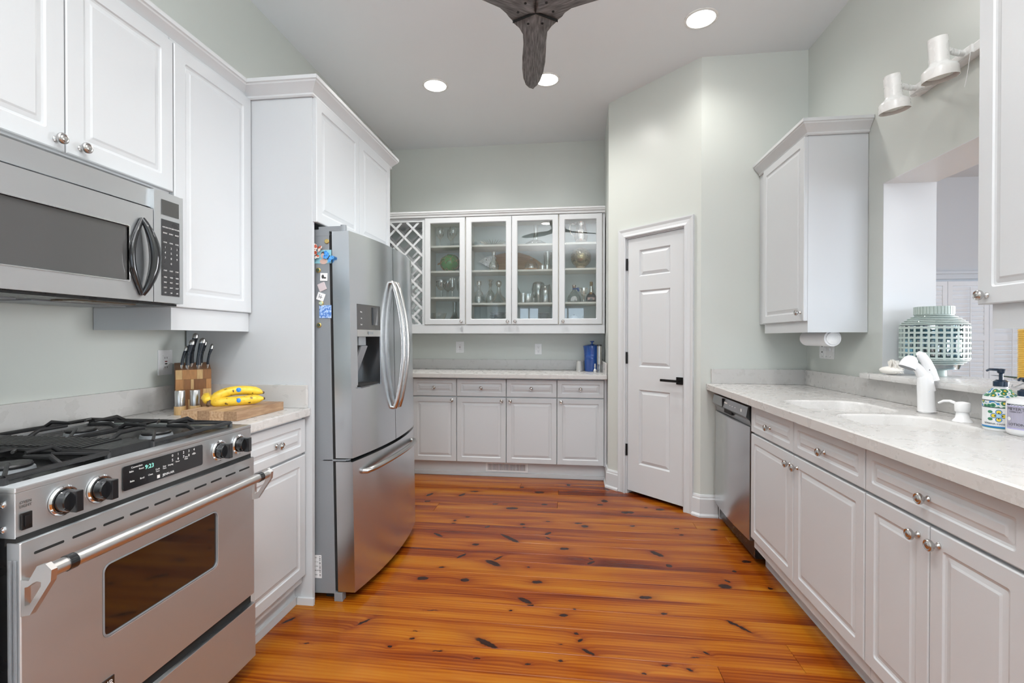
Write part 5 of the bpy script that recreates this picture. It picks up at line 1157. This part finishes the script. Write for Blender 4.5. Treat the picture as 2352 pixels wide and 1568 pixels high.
# fish board, leaning behind
t = thing('fish_board', 'fish shaped wooden serving board with pewter head and tail', 'serving board', (-.80, 4.665, Z(1.850)+.002), 0); t.rotation_euler = (R(-5), 0, 0)
top = [(.06, .172), (.12, .190), (.20, .203), (.30, .197), (.40, .165), (.48, .120), (.55, .062)]; bot = [(.55, .022), (.46, .004), (.30, 0.0), (.18, 0.0), (.10, .010), (.06, .030)]
obj('board', MB().prism([(x, z) for x, z in top]+bot, 0, .016, RX), PLYW, t)
obj('head', MB().prism([(-.097, .112), (-.06, .140), (0, .166), (.055, .178), (.075, .150), (.066, .10), (.075, .03), (.03, .045), (-.035, .075), (-.07, .098)], -.002, .022, RX), FISHM, t)
obj('tail', MB().prism([(.535, .065), (.57, .055), (.60, .050), (.66, .075), (.645, .040), (.665, .003), (.60, .018), (.54, .020)], -.002, .022, RX), FISHM, t)
obj('eye', MB().sphere((-.02, -.024, .128), .006, 10, 8), BLACK, t)
def stoppered(lb, x, y, z, prof, stop, group='decanters on the third shelf'):
    t = thing('decanter', lb, 'decanter', (x, y, z), 0, group)
    obj('bottle', MB().lathe(prof, n=28, caps=(True, False)), GLW, t, smooth=45)
    obj('stopper', MB().lathe(stop, n=16), CR_, t, smooth=40)
    return t
stoppered('small round decanter with bronze cap standing before the fish board', -.715, 4.46, S1[2], [(.03, 0), (.045, .02), (.048, .045), (.035, .075), (.014, .095), (.012, .14)], [(.015, .14), (.017, .145), (.017, .175), (.001, .178)], 'small decanters')
stoppered('squat ribbed decanter with square stopper, left of three', -.862, 4.49, Z(1.543), [(.055, 0), (.060, .02), (.060, .06), (.045, .095), (.022, .12), (.018, .16), (.028, .163)], [(.012, .165), (.022, .170), (.024, .178), (.024, .205), (.02, .212)])
stoppered('onion shaped plain decanter with flat stopper, middle of three', -.775, 4.625, Z(1.543), [(.035, 0), (.048, .02), (.056, .06), (.052, .095), (.025, .128), (.016, .14), (.015, .165), (.022, .168)], [(.010, .17), (.020, .195), (.008, .215), (.030, .232), (.028, .238)])
stoppered('wide based ship decanter with round ball stopper, right of three', -.672, 4.49, Z(1.543), [(.085, 0), (.090, .01), (.075, .035), (.035, .075), (.020, .11), (.018, .15), (.024, .152)], [(.012, .152), (.026, .170), (.030, .188), (.024, .205), (.010, .213)])
glass('decanter', 'clear round bottomed decanter partly hidden by the middle door frame', 'decanter', -.532, 4.615, Z(1.543), [(.04, 0), (.065, .04), (.06, .10), (.03, .16), (.02, .21)], 'decanters on the third shelf')
# third bay
glass('decanter', 'very wide flat clear wine decanter on the top shelf', 'decanter', -.325, 4.54, S1[3], [(.08, 0), (.108, .008), (.105, .018), (.06, .042), (.025, .06), (.016, .12), (.022, .20)], 'large decanter', None, 32)
t = thing('cloche', 'glass cloche with knob on a small wooden plate before the fish tail', 'cloche', (-.362, 4.47, S1[2]))
obj('plate', MB().lathe([(.05, 0), (.066, .004), (.066, .010), (.001, .010)], n=28), BOWLW, t, smooth=30)
obj('dome', MB().lathe([(.060, .011), (.060, .045), (.048, .070), (.020, .085), (.006, .088), (.005, .094), (.014, .102), (.010, .112), (.001, .114)], n=28, caps=(False, True)), GLW, t, smooth=45)
obj('inner_glass', MB().lathe([(.012, .011), (.010, .03), (.018, .055)], n=16), CR_, t, smooth=45)
for x, y, lb in ((-.262, 4.52, 'short cut crystal tumbler between cloche and tall vase'), (-.215, 4.50, 'short cut crystal tumbler before the tall straight vase')):
    glass('tumbler', lb, 'tumbler', x, y, S1[2], [(.026, 0), (.030, .05)], 'crystal tumblers', CR_)
glass('vase', 'tall straight clear glass vase at the right of the fish board shelf', 'vase', -.215, 4.60, S1[2], [(.035, 0), (.036, .19)], 'clear vases')
glass('pitcher_glass', 'round bellied clear glass jug at the right end of the fish board shelf', 'jug', -.155, 4.48, S1[2], [(.03, 0), (.045, .03), (.048, .09), (.030, .13), (.032, .16)], 'clear jugs')
glass('glass_jar', 'round clear hurricane jar left on the third shelf', 'jar', -.305, 4.625, Z(1.543), [(.04, 0), (.055, .08), (.068, .14), (.055, .20), (.03, .215)], 'clear jars')
glass('glass_jar', 'clear cookie jar in front on the third shelf', 'jar', -.232, 4.48, Z(1.543), [(.052, 0), (.056, .01), (.056, .11), (.045, .15), (.03, .165)], 'clear jars')
glass('glass_jar', 'clear wide vase at the right end of the third shelf', 'jar', -.165, 4.63, Z(1.543), [(.042, 0), (.05, .10), (.042, .19)], 'clear jars')
glass('glass_bowl', 'low straight sided clear bowl left on the third shelf', 'bowl', -.398, 4.54, Z(1.543), [(.07, 0), (.075, .01), (.078, .085)], 'straight bowls')
glass('tumbler', 'small ribbed clear tumbler at the left end of the third shelf', 'tumbler', -.435, 4.435, Z(1.543), [(.025, 0), (.028, .09)], 'small tumblers', CR_)
def plates(x, y, n_, r_, z=1.3635, lab='white', m_=None, dz=.0105):
    for k in range(n_):
        t = obj('plate', MB().lathe([(r_*.55, 0), (r_*.6, .001), (r_, .008), (r_, .0098), (r_*.6, .003), (.001, .0025)], n=28), m_ or PLATE, loc=(x, y, z+k*dz), smooth=40)
        tag(t, '%s, %s' % (lab, 'lowest of its stack' if k == 0 else 'topmost of its stack' if k == n_-1 else ['', 'second', 'third', 'fourth', 'fifth', 'sixth', 'seventh', 'eighth', 'ninth'][k]+' from below'), 'plate', lab)
plates(-.69, 4.57, 10, .085, lab='white china plate under the ship decanter')
plates(-.585, 4.50, 9, .045, lab='small white saucer beside the tall plate stack')
plates(-.27, 4.55, 4, .11, lab='pale blue china plate below the glass jars')
plates(-.25, 4.55, 5, .055, z=1.3635+.045, lab='small dark edged saucer on the pale blue plates')
t = obj('ramekin', MB().lathe([(.034, 0), (.040, .038), (.037, .038), (.031, .004)], n=24), PINKW, loc=(-.845, 4.46, 1.3635), smooth=30); tag(t, 'small pinkish ceramic ramekin under the ribbed decanter', 'ramekin')
plates(-.77, 4.50, 3, .035, lab='tiny white dish between ramekin and plates')
# fourth cabinet
t = thing('pitcher', 'polished silver pitcher with looped handle on the top shelf', 'pitcher', (.098, 4.50, S1[3]+.004))
obj('body', MB().lathe([(.040, 0), (.044, .004), (.055, .03), (.062, .06), (.060, .09), (.050, .13), (.043, .16), (.045, .185), (.050, .196)], n=32), SILV, t, smooth=50)
obj('handle', MB().tube([(-.046, 0, .175), (-.072, 0, .188), (-.098, 0, .178), (-.105, 0, .135), (-.095, 0, .095), (-.058, 0, .070)], .005, 10), SILV, t, smooth=50)
t = thing('globe', 'mottled gold mercury glass globe on a small tan foot', 'globe', (.098, 4.50, 1.8645))
obj('ball', MB().sphere((0, 0, .108), .095, 32, 20), MERC, t, smooth=True)
obj('foot', MB().lathe([(.034, 0), (.034, .004), (.044, .022), (.040, .026), (.001, .02)], n=28), mat('tan ceramic foot', (.52, .40, .27), .4), t, smooth=30)
t = thing('liquor_bottle', 'squat clear liquor bottle with pale label and blue ribbon', 'bottle', (.035, 4.46, 1.5555))
obj('bottle', MB().lathe([(.058, 0), (.064, .01), (.060, .045), (.035, .085), (.016, .108), (.014, .128)], n=28), glassmat('faint clear bottle', (.82, .87, .88), .12, .03), t, smooth=45)
decal(t, 0, [(-.032+.064*k/8, .008) for k in range(9)]+[(.030, .03), (.02, .045), (0, .052), (-.02, .045), (-.030, .03)], .0635, R(-91), mat('pale grey label', (.62, .62, .62), .5), 'label', .0008)
obj('stopper', MB().lathe([(.013, .128), (.018, .135), (.020, .155), (.016, .158)], n=16), SILV, t, smooth=30)
obj('ribbon', MB().tube([(-.014, -.016, .120), (.014, -.018, .120), (.03, -.02, .122), (.045, -.02, .118)], [.005, .005, .011, .013], 8).tube([(.03, -.02, .11), (.045, -.02, .10)], [.006, .011], 8), BLUE, t, smooth=40)
glass('wine_glass', 'cut crystal wine glass between the two liquor bottles', 'wine glass', .125, 4.50, 1.5555, [(.028, 0), (.026, .004), (.006, .01), (.008, .05), (.022, .065), (.034, .10), (.036, .135)], 'crystal glass', CR_)
t = thing('liquor_bottle', 'dark bottle with tall neck and bronze cap at the right cabinet edge', 'bottle', (.192, 4.47, 1.5555))
obj('bottle', MB().lathe([(.042, 0), (.048, .006), (.048, .05), (.035, .07), (.020, .085)], n=28), DBROWN, t, smooth=40)
obj('neck', MB().lathe([(.022, .083), (.018, .11), (.012, .15)], n=20), CR_, t, smooth=40); obj('cap', MB().lathe([(.012, .148), (.014, .150), (.014, .185), (.001, .186)], n=16), mat('bronze cap', (.25, .16, .07), .35, .6), t)
decal(t, 0, [(-.036+.072*k/8, .018) for k in range(9)]+[(.036-.072*k/8, .040) for k in range(9)], .0483, R(-92), PINKW, 'label', .0008)
obj('seal', MB().sphere((-.004, -.036, .078), .012, 12, 8, (1, .3, 1)), mat('amber wax seal', (.35, .18, .05), .4), t)
t = thing('round_box', 'small round grey blue dish with shell lid on the bottom shelf', 'dish', (.035, 4.48, 1.3635)); obj('dish', MB().sphere((0, 0, .036), .042, 22, 14, (1, 1, .85)), PLATE, t, smooth=True); obj('knob', MB().sphere((0, 0, .075), .006, 10, 8), DPRINT, t)
t = thing('serving_bowl', 'pale blue serving bowl at the right end of the bottom shelf', 'bowl', (.165, 4.52, 1.3635)); obj('bowl', MB().lathe([(.03, 0), (.05, .01), (.09, .04), (.087, .04), (.045, .014)], n=28), PLATE, t, smooth=40); obj('spoon', MB().tube([(-.04, 0, .03), (-.055, -.01, .065)], [.006, .003], 8), CHROME, t)
